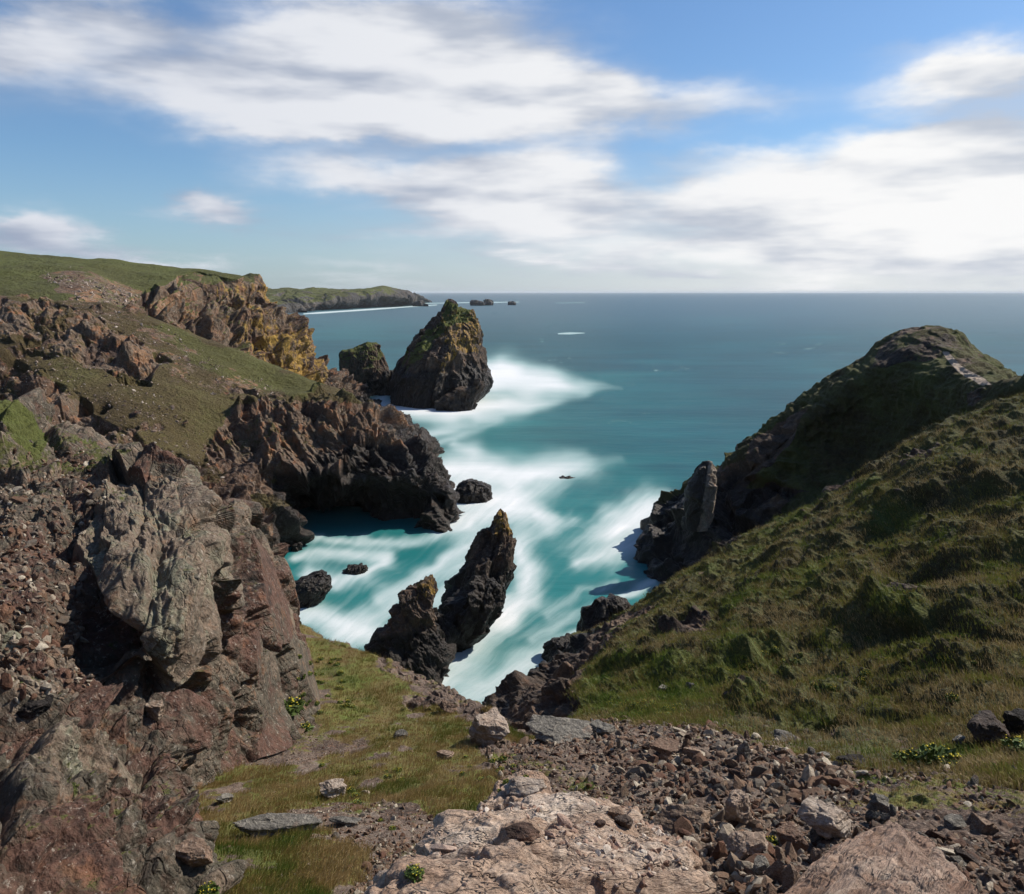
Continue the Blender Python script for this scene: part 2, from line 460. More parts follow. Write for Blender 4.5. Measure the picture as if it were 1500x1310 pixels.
def d_B(S, n, px, py):
    wx, wy = warp2(S, 18, 7)
    m = (inpoly(px + wx, py + wy, poly_B) | (px > 378)).astype(float)
    c, b = crag(S, 17, 4, (0.6, 1, 2.4), ROT_B, crack=0.2)
    m2 = sstep(12, 30, S[..., 0] * 0 + np.abs(px) * 0 + 40)
    g = fbm(S / 12, 4) * 1.2 + fbm(S / 2.5, 3, ridged=True) * 0.3
    f = np.clip(sstep(398, 436, py), 0.22, 1) * np.where(S[..., 1] > 330, 0.6, 1)
    f = np.where(px > 378, np.maximum(f, 0.7), f); f = np.where((S[..., 1] > 312) & (px > 345) & (py < 420), 0.12, f)
    f = blur(f, 4)
    return np.where(m > 0, c * 0.5 * f + fbm(S / 30, 2) * 2 * f, g * 0.7), b
def a_B(V, n, n2, px, py):
    wx, wy = warp2(V, 14, 8)
    m = inpoly(px + wx, py + wy, poly_B) | (px > 374)
    g = np.where(m, sstep(0.62, 0.95, n2[..., 2] + 0.35 * fbm(V / 14, 3)) * 0.9, 1.0)
    # bare stony strips in the turf
    g = np.where((px > 373) & (py > 404), 0, g)
    s = inpoly(px + wx * 1.5, py + wy, [(60, 405), (130, 400), (230, 450), (200, 470), (90, 430)])
    g = np.where(s & ~m, 0.40 + 0.25 * fbm(V / 5, 3), g)
    lich = np.where(m, 0.60 + 0.36 * sstep(300, 400, px) + 0.4 * fbm(V / 22, 3), 0.0)
    return {'grass': g, 'lichen': lich, 'green': np.where(m, 0.0, 0.2 * sstep(460, 390, py)), 'wet': sstep(10, 3, V[..., 2])}
LB = land('cliff', B_rows, 760, M['lich'], d_B, a_B, ext=[(-1, 160, 0.05)], label='green clifftop ending in a craggy cliff streaked with orange lichen', cat='cliff', dens=0.8)

# --- green slope and the bluff with the cave (C)
C_rows = [
    [(-160, 900, 88), (100, 900, 95), (250, 880, 105), (370, 850, 122), (425, 812, 146), (440, 792, 172), (500, 786, 174), (560, 789, 167), (610, 790, 163), (650, 780, 162), (672, 757, 170), (640, 690, 225), (565, 615, 315)],
    [(-160, 800, 105), (100, 800, 110), (250, 780, 120), (370, 775, 136), (428, 765, 152), (444, 752, 180), (500, 744, 180), (560, 745, 169), (612, 752, 165), (653, 752, 163), (668, 737, 170), (635, 676, 225), (562, 606, 315)],
    [(-160, 715, 122), (100, 705, 128), (250, 710, 135), (370, 725, 147), (418, 722, 157), (450, 708, 162), (500, 702, 163), (560, 705, 163), (612, 712, 163), (645, 716, 165), (658, 717, 171), (625, 665, 225), (560, 600, 315)],
    [(-160, 640, 140), (100, 625, 148), (230, 650, 150), (340, 680, 156), (410, 680, 161), (460, 675, 163), (510, 670, 165), (560, 672, 166), (605, 680, 168), (630, 690, 170), (640, 697, 176), (612, 658, 225), (558, 597, 315)],
    [(-160, 570, 158), (100, 560, 164), (230, 590, 164), (340, 628, 165), (405, 632, 168), (455, 628, 170), (505, 628, 172), (548, 640, 173), (585, 655, 175), (605, 665, 178), (612, 670, 186), (598, 648, 225), (556, 594, 315)],
    [(-160, 525, 170), (100, 512, 178), (220, 540, 177), (330, 582, 175), (395, 588, 178), (450, 583, 181), (500, 592, 183), (535, 606, 185), (556, 625, 187), (572, 645, 189), (580, 650, 195), (578, 632, 225), (554, 592, 315)],
    [(-160, 480, 186), (100, 474, 193), (205, 500, 192), (320, 540, 190), (400, 564, 191), (458, 570, 193), (500, 578, 196), (530, 592, 199), (548, 606, 201), (556, 618, 204), (560, 624, 210), (560, 612, 235), (550, 590, 315)],
    [(-160, 432, 212), (100, 440, 212), (188, 458, 209), (300, 498, 206), (400, 536, 203), (460, 559, 203), (495, 570, 207), (525, 590, 212), (541, 603, 216), (548, 607, 220), (552, 609, 228), (552, 602, 245), (546, 590, 315)],
    ('off', 0, 12, -4), ('off', 0, 30, -22), ('off', 0, 0, 0, -5.)]
poly_Crock = [(300, 660), (345, 590), (420, 585), (470, 578), (540, 600), (700, 700), (700, 820), (380, 900), (350, 770), (300, 720)]
poly_Cnose = [(480, 690), (560, 640), (640, 670), (700, 720), (700, 800), (410, 800), (410, 700)]
poly_Cscar = [(-50, 430), (60, 440), (140, 475), (230, 520), (215, 560), (120, 545), (80, 500), (-50, 480)]
poly_Cscar2 = [(-50, 500), (80, 560), (140, 610), (220, 650), (330, 700), (330, 900), (-50, 900)]
poly_Cstony = [(95, 425), (170, 450), (330, 535), (420, 580), (380, 590), (270, 560), (170, 500), (90, 450)]
ROT_C = rotm(0, -30, 10)
S_C = [None]
def scarC(S, px, py):
    """bands of bare rock that follow the slope"""
    b = fbm(S @ rotm(0, -18, 0) / np.array([30, 14, 5.0]) + 3, 4, 0.6)
    grn = inpoly(px, py, [(150, 440), (190, 458), (300, 495), (470, 560), (450, 590), (360, 570), (280, 545), (150, 470)])
    return (b > np.where(px < 430, 0.10, 0.4)) & ~grn & (px < 470)
def d_C(S, n, px, py):
    S_C[0] = S
    wx, wy = warp2(S, 12, 10)
    rock = inpoly(px + wx, py + wy, poly_Crock)
    sc = inpoly(px + wx, py + wy, poly_Cscar) | inpoly(px + wx, py + wy, poly_Cscar2) | scarC(S, px, py)
    hid = (px > 560) & (S[..., 1] > 190)
    c, b = crag(S, 11, 5, (0.8, 1.0, 1.5), ROT_C, crack=0.2, gain=1.0)
    w = np.where(rock | hid, 0.62, np.where(sc, 0.42, 0.0)); w = blur(w, 7)
    g = fbm(S / 9, 4) * 0.8 + fbm(S / 1.8, 3, ridged=True) * 0.16
    return c * w + g + np.where(rock, fbm(S / 22, 2) * 2.2, 0), b
def a_C(V, n, n2, px, py):
    wx, wy = warp2(V, 10, 9)
    rock = inpoly(px + wx, py + wy, poly_Crock)
    sc = inpoly(px + wx, py + wy, poly_Cscar) | inpoly(px + wx, py + wy, poly_Cscar2) | scarC(S_C[0], *project(S_C[0]))
    st = inpoly(px + wx, py + wy, poly_Cstony)
    g = np.where(rock, sstep(0.55, 0.95, n2[..., 2] + 0.25 * fbm(V / 8, 3)) * 0.75 * sstep(700, 640, py), 1.0)
    g = np.where(sc, 0.38 + 0.45 * fbm(V / 7, 4), g)
    g = np.where((px > 532) & (py > 588), 0, g)
    g = np.where(st & ~sc & ~rock, 0.58 + 0.4 * fbm(V / 4, 4), g)
    g = np.where(inpoly(px + wx * .4, py + wy * .4, [(370, 728), (400, 722), (428, 738), (400, 748), (375, 745)]), 1, g)
    gr = inpoly(px + wx * 2, py + wy, [(190, 465), (300, 495), (465, 560), (450, 580), (360, 560), (290, 535)]) * 0.4
    z = V[..., 2]
    wet = sstep(20, 10, z + 5 * fbm(V / 12, 3)) * np.where(px > 400, 1.0, 0.3)  # wet foot of the bluff, raised to paint in the shade on its face
    return {'grass': g, 'lichen': np.where(rock, 0.22 * sstep(720, 640, py), 0), 'green': gr, 'wet': wet}
LC = land('cliff', C_rows, 900, M['mid'], d_C, a_C, ext=[(-1, 90, 0.35)], label='grassy slope ending in a dark rock bluff with a sea cave at its foot', cat='cliff', dens=0.95)

# --- boulder spit behind the bluff (G)
G_rows = [
    [(455, 590, 270), (490, 600, 280), (530, 612, 310), (556, 606, 0, -2.)],
    [(450, 560, 290), (485, 572, 300), (520, 590, 318), (550, 598, 0, -1.)],
    [(450, 535, 308), (478, 545, 318), (512, 565, 335), (540, 582, 352)],
    [(452, 527, 320), (475, 535, 330), (508, 552, 348), (535, 572, 368)],
    ('off', 0, 12, -5), ('off', 0, 25, 0, -4.)]
def d_G(S, n, px, py):
    c, b = crag(S, 7, 4, crack=0.4, tilt=1.5); return c * 0.8, b
LG = land('rocky_shore', G_rows, 260, M['mid'], d_G, lambda V, n, n2, px, py: {'wet': sstep(12, 3, V[..., 2])},
          label='grey boulder spit running from the lichened cliff down to the sea', cat='rocky shore', dens=0.7)

# --- near ground: grassy bowl and scree (E)
E_rows = [
    [(-250, 1500, 6.5), (300, 1500, 8), (600, 1500, 8), (900, 1520, 7), (1200, 1520, 7), (1750, 1500, 7)],
    [(-200, 1400, 10), (300, 1400, 11), (600, 1400, 11.5), (900, 1420, 9.5), (1200, 1420, 9), (1700, 1400, 9)],
    [(-150, 1310, 13), (260, 1310, 14), (500, 1310, 15), (700, 1310, 14), (1000, 1310, 12.5), (1200, 1310, 11.5), (1650, 1310, 11.5)],
    [(-100, 1220, 19), (300, 1220, 20), (500, 1220, 20), (700, 1220, 19), (1000, 1220, 17), (1250, 1210, 16), (1650, 1210, 15)],
    [(-50, 1150, 26), (300, 1150, 27), (500, 1150, 26), (720, 1150, 24.5), (950, 1150, 23), (1200, 1150, 21.5), (1400, 1150, 19.5), (1650, 1140, 19)],
    [(0, 1090, 33), (350, 1090, 34), (500, 1080, 34), (650, 1080, 32.5), (745, 1094, 30), (860, 1092, 30), (1000, 1078, 30), (1150, 1105, 26), (1300, 1125, 23.5), (1650, 1110, 22)],
    [(0, 1030, 42), (350, 1030, 42), (460, 1020, 44), (560, 1036, 41.5), (650, 1048, 38.5), (718, 1062, 35.5), (760, 1092, 32), (800, 1084, 33), (870, 1066, 35), (1000, 1058, 36), (1150, 1085, 31), (1300, 1100, 28), (1650, 1080, 28)],
    [(0, 900, 60), (380, 905, 62), (435, 915, 61), (475, 936, 57.5), (530, 957, 54), (600, 983, 49.5), (650, 1005, 45.5), (690, 1030, 41), (730, 1056, 37), (752, 1092, 34), (800, 1078, 37), (870, 1060, 40), (1000, 1040, 42), (1200, 1060, 40), (1650, 1050, 38)],
    ('off', 0, 1.5, -2.0), ('off', -0.5, 5, -10), ('off', 0, 10, 0, -3.)]
poly_scree = [(690, 1075), (760, 1085), (860, 1040), (1010, 1040), (1060, 1075), (1160, 1105), (1250, 1125), (1400, 1120), (1510, 1100), (1700, 1100), (1700, 1400), (900, 1400), (640, 1250), (700, 1190), (720, 1130)]
poly_l1 = [(290, 1110), (460, 1060), (520, 1090), (500, 1110), (400, 1125), (330, 1120)]
poly_l2 = [(430, 1200), (560, 1180), (640, 1190), (660, 1250), (560, 1310), (520, 1320), (540, 1240), (450, 1225)]
poly_edge = [(560, 962), (640, 990), (700, 1020), (755, 1090), (715, 1105), (700, 1065), (655, 1040), (600, 1040), (595, 1020), (640, 1018), (560, 978)]
poly_rg = [(1150, 1120), (1330, 1130), (1500, 1140), (1500, 1180), (1350, 1190), (1230, 1180)]
def d_E(S, n, px, py):
    wx, wy = warp2(S, 3, 12)
    sc = inpoly(px + wx, py + wy, poly_scree)
    ed = inpoly(px + wx, py + wy, poly_edge)
    c, b = crag(S, 1.6, 4, crack=0.25)
    c2, b2 = crag(S, 0.5, 3, crack=0.2)
    drop = (sstep(0.35, 0.1, n[..., 2]) )
    w = np.where(ed, 0.35, 0.04)
    g = fbm(S / 2.6, 4) * 0.30 + fbm(S / 0.5, 2) * 0.05
    return g + c * w + np.where(sc, c2 * 0.35, 0) + c * drop * 0.6, b
def a_E(V, n, n2, px, py):
    wx, wy = warp2(V, 2.2, 14)
    sc = inpoly(px + wx, py + wy, poly_scree)
    l = inpoly(px + wx, py + wy * .7, poly_l1) | inpoly(px + wx, py + wy, poly_l2)
    ed = inpoly(px + wx, py + wy, poly_edge)
    g = 0.86 + 0.28 * fbm(V / 2.5, 3)
    g = g - 0.75 * sstep(0.12, 0.45, fbm(V / 1.7 + 21, 4))
    g = np.where(l, 0.34 + 0.5 * fbm(V / 1.6, 3), g)
    g = np.where(ed, 0.28 + 0.5 * fbm(V / 1.5, 3), g)
    g = np.where(sc, 0.12 + 0.5 * fbm(V / 2.0, 3), g)
    g = np.where(sc & inpoly(px, py, [(720, 1100), (800, 1110), (900, 1160), (860, 1200), (720, 1170)]), 0.36 + 0.5 * fbm(V / 1.2, 3), g)
    rr_ = sc & (px > 1260) & (py < 1230)
    g = np.where(rr_, 0.22 + 0.5 * fbm(V / 1.0, 3), g)
    g = np.where(inpoly(px + wx, py + wy, poly_rg), 0.46 + 0.6 * fbm(V / 1.5, 3), g)
    g = np.where(n[..., 2] < 0.3, 0, g)
    gr = sstep(0.05, 0.4, fbm(V / 1.8 + 7, 4))
    gr = np.maximum(gr, inpoly(px + wx, py + wy, [(260, 1220), (380, 1200), (440, 1250), (400, 1320), (270, 1320)]) * 0.9)
    return {'grass': np.clip(g, 0, 1), 'green': gr * 0.65, 'wet': sstep(12, 4, V[..., 2])}
LE = land('ground', E_rows, 1150, M['ground'], d_E, a_E, ext=[(1, 40, 0.3)], label='grassy bowl and scree slope above the cove', cat='ground', dens=1.1)

# --- right grassy slope (F1)
F1_rows = [
    [(752, 1100, 33.5), (800, 1092, 33.5), (860, 1074, 35), (950, 1064, 34), (1050, 1074, 31), (1150, 1105, 26.5), (1300, 1132, 22.8), (1450, 1152, 19.5), (1750, 1160, 17)],
    [(738, 1090, 42), (790, 1070, 42), (860, 1040, 42), (950, 1022, 41), (1050, 1030, 38), (1150, 1050, 34), (1300, 1075, 30), (1450, 1075, 27), (1750, 1060, 25)],
    [(722, 1070, 58), (775, 1035, 56), (845, 1000, 53), (935, 972, 51), (1050, 962, 49), (1180, 950, 46), (1300, 955, 42), (1450, 950, 37), (1750, 930, 34)],
    [(704, 1046, 78), (762, 1010, 74), (830, 975, 70), (900, 940, 66), (1000, 900, 62), (1150, 865, 57), (1300, 850, 52), (1450, 840, 47), (1750, 810, 42)],
    [(700, 1034, 0, -1.5), (790, 990, 90), (845, 950, 88), (900, 920, 80), (1000, 865, 76), (1120, 805, 72), (1280, 750, 66), (1430, 710, 60), (1750, 660, 54)],
    [(745, 1008, 0, -2), (805, 968, 101), (850, 940, 98), (905, 913, 90), (960, 888, 86), (1050, 831, 84), (1150, 763, 80), (1250, 703, 78), (1350, 652, 76), (1420, 620, 76), (1500, 588, 76), (1750, 500, 76)],
    ('off', 0, 5, -3), ('off', 0, 8, -10), ('off', 0, 6, 0, -3.)]
poly_F1rock = [(660, 1030), (700, 1000), (790, 960), (830, 940), (880, 915), (960, 880), (955, 895), (900, 930), (862, 975), (840, 1010), (850, 1045), (800, 1075), (760, 1100), (690, 1060)]
def d_F1(S, n, px, py):
    wx, wy = warp2(S, 4, 12)
    rk = inpoly(px + wx * .6, py + wy * .6, poly_F1rock)
    c, b = crag(S, 5, 4, (0.8, 1.4, 1), rotm(0, 30, 30), crack=0.2)
    big = fbm(S / 16 + 2, 3) * 1.5
    q = S @ rotm(0, 0, 35) / np.array([2.2, 5.0, 2.2])
    tus = fbm(q, 4, 0.6, ridged=True) * 0.62 + fbm(S / 1.0, 3, ridged=True) * 0.16
    foot = np.interp(px, [750, 860, 950, 1050, 1150, 1300, 1450, 1600], [1096, 1070, 1062, 1072, 1103, 1130, 1150, 1158])
    fade = sstep(22, 34, S[..., 1]) * sstep(-5, 60, foot - py)
    led = 0
    for (L_, hgt, wd) in (([(860, 975), (990, 985), (1090, 985), (1180, 952), (1290, 925), (1520, 893)], 1.5, 14), ([(1040, 960), (1140, 930), (1230, 880), (1330, 842), (1520, 800)], 1.7, 20),
                          ([(1110, 850), (1250, 800), (1350, 730), (1500, 700)], 1.9, 20), ([(1180, 1000), (1290, 1010), (1400, 1000), (1520, 980)], 0.8, 12)):
        xs_ = [p_[0] for p_ in L_]; yl = np.interp(px, xs_, [p_[1] for p_ in L_]) + wy * 1.6
        dd = (yl - py) / wd
        led = led + hgt * np.where(dd > 0, np.exp(-(dd / 2.6) ** 2), np.exp(-(dd / 0.9) ** 2)) * 0.62 * sstep(xs_[0], xs_[0] + 60, px)
    sil = 1.0
    out = fbm(S / 6 + 9, 2)
    return np.where(rk, c * 0.36, (big * 1.2 + tus * 1.1 + fbm(S / 2.2 + 4, 3, 0.6, ridged=True) * 0.62 + led) * (0.1 + 0.9 * fade) + c * 0.3 * fade * sstep(0.25, 0.4, out)), b
def a_F1(V, n, n2, px, py):
    wx, wy = warp2(V, 4, 10)
    rk = inpoly(px + wx * .6, py + wy * .6, poly_F1rock)
    o = sstep(0.42, 0.58, fbm(V / 6 + 9, 2) + 0.3 * fbm(V / 1.5, 3))
    g = np.where(rk, 0.05, 1 - 0.8 * o)
    low = inpoly(px + wx * 1.5, py + wy * 1.5, [(1050, 1040), (1200, 1060), (1330, 1090), (1400, 1120), (1400, 1160), (1050, 1120)])
    g = np.where(low, g * 0.62, g)
    gr = sstep(0.0, 0.4, fbm(V / 7 + 3, 3)) * 0.7
    gr = np.maximum(gr, 0.8 * sstep(70, 10, np.hypot(px - 1300, (py - 760) * 1.3) + 20 * fbm(V / 4, 2)))
    gr = np.maximum(gr, 0.7 * sstep(0.6, 1, inpoly(px + wx, py + wy, [(850, 960), (1000, 960), (1050, 1010), (1000, 1050), (860, 1045)]) * 1.0))
    return {'grass': g, 'green': gr, 'wet': np.where(rk, sstep(16, 9, V[..., 2] + 3 * fbm(V / 5, 2)), 0)}
LF = land('hill', F1_rows, 1150, M['hill'], d_F1, a_F1, ext=[(1, 60, 0.3)], label='tussocky grass slope rising to the right above the scree', cat='hill', dens=1.0)

# --- right far hill with the shadowed flank (F2)
F2_rows = [
    [(880, 935, 0, -3), (960, 915, 112), (1050, 870, 114), (1150, 815, 117), (1250, 760, 118), (1350, 705, 114), (1450, 655, 100), (1750, 580, 84)],
    [(948, 884, 0, -2), (990, 850, 124), (1080, 800, 127), (1180, 745, 130), (1280, 690, 130), (1380, 640, 119), (1450, 612, 103), (1750, 540, 88)],
    [(935, 855, 0, -1.5), (975, 820, 134), (1050, 770, 135), (1145, 715, 136), (1245, 655, 136), (1345, 605, 127), (1425, 582, 110), (1500, 570, 101), (1750, 530, 92)],
    [(926, 826, 0, -1), (965, 785, 144), (1035, 740, 140), (1120, 690, 139), (1220, 620, 138), (1310, 565, 132), (1390, 550, 122), (1440, 560, 115), (1500, 575, 108), (1750, 560, 100)],
    [(935, 805, 0, 1.5), (965, 762, 149), (1020, 732, 144), (1095, 680, 141), (1180, 615, 139), (1260, 560, 136), (1330, 515, 133), (1390, 512, 130), (1430, 530, 126), (1470, 556, 122), (1520, 580, 118), (1750, 620, 110)],
    [(930, 812, 154), (963, 748, 154), (1005, 716, 151), (1075, 676, 149), (1150, 613, 147), (1200, 577, 145), (1265, 532, 142), (1300, 501, 141), (1325, 487, 140), (1352, 481, 139), (1390, 482, 137), (1406, 494, 136), (1422, 512, 134), (1455, 537, 132), (1495, 572, 130), (1750, 700, 126)],
    ('off', 0, 6, -2.5), ('off', 3, 22, -20), ('off', 3, 20, 0, -4.)]
poly_F2rock = [(900, 920), (900, 780), (960, 730), (1060, 680), (1110, 640), (1180, 590), (1160, 640), (1090, 700), (1180, 720), (1160, 740), (1020, 850), (960, 900)]
poly_cap = [(1275, 540), (1290, 505), (1330, 478), (1400, 478), (1440, 525), (1400, 535), (1380, 520), (1330, 530)]
def d_F2(S, n, px, py):
    wx, wy = warp2(S, 7, 14)
    rk = inpoly(px + wx, py + wy, poly_F2rock); cap = inpoly(px + wx * .4, py + wy * .4, poly_cap)
    c, b = crag(S, 7, 4, (0.8, 1.3, 1.3), rotm(0, 25, 30), crack=0.2)
    rk = blur(rk.astype(float), 10); k_ = blur(cap.astype(float), 25); k_ = np.maximum(k_, sstep(560, 520, py))
    big = fbm(S / 20 + 5, 3) * 2.0
    q = S @ rotm(0, 0, 35) / np.array([3.0, 7.0, 3.0])
    tus = fbm(q, 4, 0.6, ridged=True) * 0.8
    rest = big * (0.6 - 0.5 * k_) + tus * (1.2 - 0.9 * k_) + c * 0.09 * k_ + fbm(S / 2.6, 3, 0.6, ridged=True) * (0.8 - 0.45 * k_)
    return (c * 0.5 + big * 0.5) * rk + rest * (1 - rk), b
def a_F2(V, n, n2, px, py):
    wx, wy = warp2(V, 6, 12)
    rk = inpoly(px + wx, py + wy, poly_F2rock); cap = inpoly(px + wx * .4, py + wy * .4, poly_cap)
    pth = inpoly(px + wx * .12, py + wy * .12, [(1378, 516), (1388, 516), (1406, 534), (1444, 556), (1454, 565), (1438, 565), (1402, 543)])
    g = np.where(rk, 0.1 + 0.3 * fbm(V / 6, 3), 1.0 - 0.9 * sstep(0.35, 0.6, fbm(V / 9, 3)))
    g = np.where(cap, 0.48 + 0.6 * fbm(V / 4, 3), g)
    g = np.where(pth, 0.0, g)
    b = np.where(pth, 0.95, 0.4)
    return {'path': blur(pth.astype(float), 1), 'grass': g, 'green': sstep(0.05, 0.5, fbm(V / 10 + 4, 3)) * 0.35, 'wet': np.where(rk, sstep(20, 10, V[..., 2] + 4 * fbm(V / 6, 2)), 0)}
LF2 = land('hill', F2_rows, 1000, M['hill'], d_F2, a_F2, label='pointed grassy hill with a shadowed rock flank falling to the sea', cat='hill', dens=0.95)

# --- near left cliff (D)
D_rows = [
    [(-250, 1500, 7), (50, 1460, 9), (200, 1410, 11), (290, 1335, 13.7), (268, 1245, 18), (280, 1165, 24.5), (345, 1128, 29.5), (440, 1092, 33.5), (462, 1045, 40), (455, 985, 50), (442, 938, 59), (420, 930, 72)],
    [(-250, 1350, 8.8), (50, 1320, 11), (180, 1290, 13), (262, 1230, 15.5), (262, 1165, 19.5), (278, 1095, 26), (345, 1065, 31), (425, 1035, 35.5), (449, 985, 42), (443, 935, 52), (434, 908, 60), (415, 905, 72)],
    [(-250, 1200, 11), (50, 1180, 13.5), (160, 1160, 15.5), (246, 1110, 18), (258, 1060, 22), (285, 1012, 27.5), (345, 975, 32.5), (412, 955, 37), (436, 915, 44), (434, 892, 54), (430, 882, 61), (410, 885, 72)],
    [(-250, 1050, 14.5), (50, 1035, 17), (150, 1030, 19.8), (215, 1010, 22), (272, 985, 24), (302, 935, 30.5), (352, 895, 35), (402, 885, 39), (426, 862, 46), (427, 862, 55), (422, 862, 62), (402, 865, 72)],
    [(-250, 900, 19), (50, 885, 22), (140, 880, 23.8), (215, 905, 22.3), (284, 885, 24.5), (304, 855, 33), (350, 825, 37.5), (388, 815, 42), (412, 822, 48), (414, 832, 56), (411, 838, 62), (392, 840, 72)],
    [(-250, 780, 25), (50, 765, 28), (140, 765, 29), (212, 775, 28.5), (282, 785, 29.5), (302, 785, 36), (340, 784, 40), (367, 788, 44), (388, 793, 50), (393, 803, 57), (391, 808, 62), (382, 815, 72)],
    [(-250, 680, 32), (50, 682, 35), (130, 695, 36), (200, 695, 35.5), (265, 718, 35), (298, 748, 39.5), (330, 767, 43), (352, 774, 47), (370, 782, 52), (376, 790, 58), (374, 796, 63), (366, 804, 72)],
    [(-250, 570, 42), (0, 600, 44), (60, 630, 44), (130, 655, 43), (200, 668, 42), (258, 694, 41), (292, 733, 43), (322, 757, 47), (342, 766, 51), (355, 776, 56), (362, 784, 61), (358, 792, 68)],
    ('off', -2, 8, -2), ('off', -3, 20, -18), ('off', 0, 10, 0, -3.)]
ROT_D = rotm(0, 40, 25)
poly_slab = [(110, 790), (170, 700), (230, 730), (285, 700), (300, 800), (295, 900), (285, 960), (255, 1010), (215, 960), (160, 880)]
poly_Dleft = [(-250, 700), (60, 780), (120, 850), (130, 960), (100, 1060), (-250, 1080)]
def d_D(S, n, px, py):
    wx, wy = warp2(S, 4, 14)
    c, b = crag(S, 6.5, 6, (0.8, 1.1, 1.4), rotm(10, 20, 30), crack=0.22, lac=2.0, gain=0.84, warp=0.1)
    s, bs = crag(S, 3.4, 5, (0.4, 1.4, 3.0), ROT_D, crack=0.2, lac=2.0, gain=0.75, warp=0.08)
    slab = inpoly(px + wx * .5, py + wy * .5, poly_slab)
    left = inpoly(px + wx, py + wy, poly_Dleft)
    foot = 1.0
    d = blur(np.where(slab, 0.75, 0.0), 6) + np.where(slab, s * 0.36 + c * 0.06, c * np.where(left, 0.24, 0.46)) + fbm(S / 8, 2) * 0.7
    d = np.where(px > 250, np.minimum(d, 1.6 - 1.3 * sstep(300, 400, px)), d)
    cn, bn = crag(S, 3.0, 5, (1.3, 0.9, 0.7), rotm(20, -15, 40), crack=0.28, lac=2.1, gain=0.9, warp=0.08)
    k_ = sstep(17, 25, S[..., 1]) * np.where(slab, 1, np.where(py > 960, sstep(24, 32, S[..., 1]), 1)); k_ = blur(k_, 6)
    d = d * k_ + (cn * 0.50 * (0.55 + 0.45 * sstep(8, 16, S[..., 1])) + 0.1 * fbm(S / 3, 2)) * (1 - k_)
    return d, np.where(slab, bs * 0.3 + 0.62, np.where(k_ > 0.5, b, bn))
def a_D(V, n, n2, px, py):
    wx, wy = warp2(V, 3, 10)
    up = n2[..., 2]
    g = sstep(0.75, 1.0, up + 0.3 * fbm(V / 2.2, 3)) * 0.38
    top = inpoly(px + wx, py + wy, [(-300, 560), (60, 610), (130, 650), (200, 660), (130, 690), (80, 700), (-300, 650)])
    g = np.where(top, np.maximum(g, 0.5 + 0.5 * fbm(V / 3, 3)), g)
    moss = inpoly(px + wx * .5, py + wy * .5, [(0, 560), (28, 590), (75, 640), (60, 670), (20, 640), (-20, 600)])
    g = np.where(moss, 1, g)
    return {'grass': g, 'green': np.where(moss, 0.5, 0.3), 'lichen': 0.12 + 0 * g}
LD = land('cliff', D_rows, 1150, M['near'], d_D, a_D, ext=[(-1, 25, 0.7)], label='craggy reddish and grey-green cliff towering over the grassy bowl at left', cat='cliff', dens=1.0)

# ---- foreground outcrops
def outcrop(name, rows, nc, mat, s, stretch, rot, amp, label, attr=None, dens=0.9, crk=0.22, tilt=1.0, slump=0.25, layer=0.028):
    rows2 = []
    for r in rows:
        W = [('w', *ctrl(c)) for c in r]
        a = np.array(W[0][1:]); b = np.array(W[-1][1:])
        W = [('w', *(a + [-0.9 - slump, 0.1, -3.2])), ('w', *(a + [-0.42, 0, -0.75])), ('w', *(a + [-0.16, 0, -0.22]))] + W + [('w', *(b + [0.12, 0, -0.9])), ('w', *(b + [0.35 + slump, 0.1, -3.2]))]
        rows2.append(W)
    rows2 += [('off', 0, 0.35, -0.7), ('off', 0, 1.2, -4.5)]
    def df(S, n, px, py):
        c, b = crag(S, s, 6, stretch, rot, crack=crk, lac=1.9, tilt=tilt)
        lay = fbm((S @ rot) / np.array([1.4, 0.32, 0.16]), 4, 0.6, ridged=True)
        return c * amp + fbm(S / 1.5, 3) * 0.08 + lay * layer, b
    return land(name, rows2, nc, mat, df, attr, kind='thing', label=label, cat='rock outcrop', dens=dens)
K_rows = [
    [(470, 1600, 2.2), (700, 1620, 2.2), (900, 1620, 2.2), (1120, 1600, 2.2)],
    [(510, 1400, 3.6), (700, 1390, 3.8), (850, 1390, 3.8), (1000, 1400, 3.8), (1100, 1420, 3.6)],
    [(572, 1312, 4.8), (700, 1300, 5), (850, 1300, 5), (1000, 1305, 5), (1058, 1320, 4.8)],
    [(622, 1250, 6), (700, 1220, 6.6), (820, 1212, 6.8), (960, 1236, 6.5), (1026, 1272, 6)],
    [(668, 1204, 7.3), (722, 1180, 8), (790, 1172, 8.3), (880, 1186, 8.3), (940, 1206, 8), (985, 1236, 7.3)],
    [(692, 1178, 8.3), (735, 1160, 9), (770, 1140, 9.4), (802, 1156, 9.4), (880, 1168, 9.3), (932, 1194, 8.9), (960, 1218, 8.2)]]
LK = outcrop('rock_outcrop', K_rows, 760, M['pink'], 0.95, (1.6, 1.0, 0.55), rotm(-32, 8, 15), 0.34,
        'broad domed outcrop of pinkish layered rock strewn with loose chips, bottom centre')
R_rows = [
    [(960, 1600, 2.3), (1200, 1620, 2.2), (1350, 1640, 2.2), (1600, 1600, 2.3)],
    [(1085, 1345, 3.8), (1200, 1355, 3.7), (1300, 1350, 3.6), (1400, 1350, 3.7), (1490, 1350, 3.9)],
    [(1140, 1306, 4.5), (1220, 1290, 4.6), (1296, 1262, 4.85), (1314, 1254, 4.9), (1330, 1266, 4.85), (1385, 1304, 4.7), (1448, 1330, 4.5)],
    [(1195, 1264, 5.3), (1240, 1246, 5.5), (1294, 1222, 5.75), (1308, 1214, 5.8), (1322, 1226, 5.75), (1354, 1256, 5.6), (1404, 1290, 5.3)],
    [(1236, 1240, 5.9), (1266, 1222, 6.2), (1292, 1206, 6.4), (1302, 1199, 6.4), (1314, 1206, 6.4), (1330, 1218, 6.3), (1358, 1238, 6.0)]]
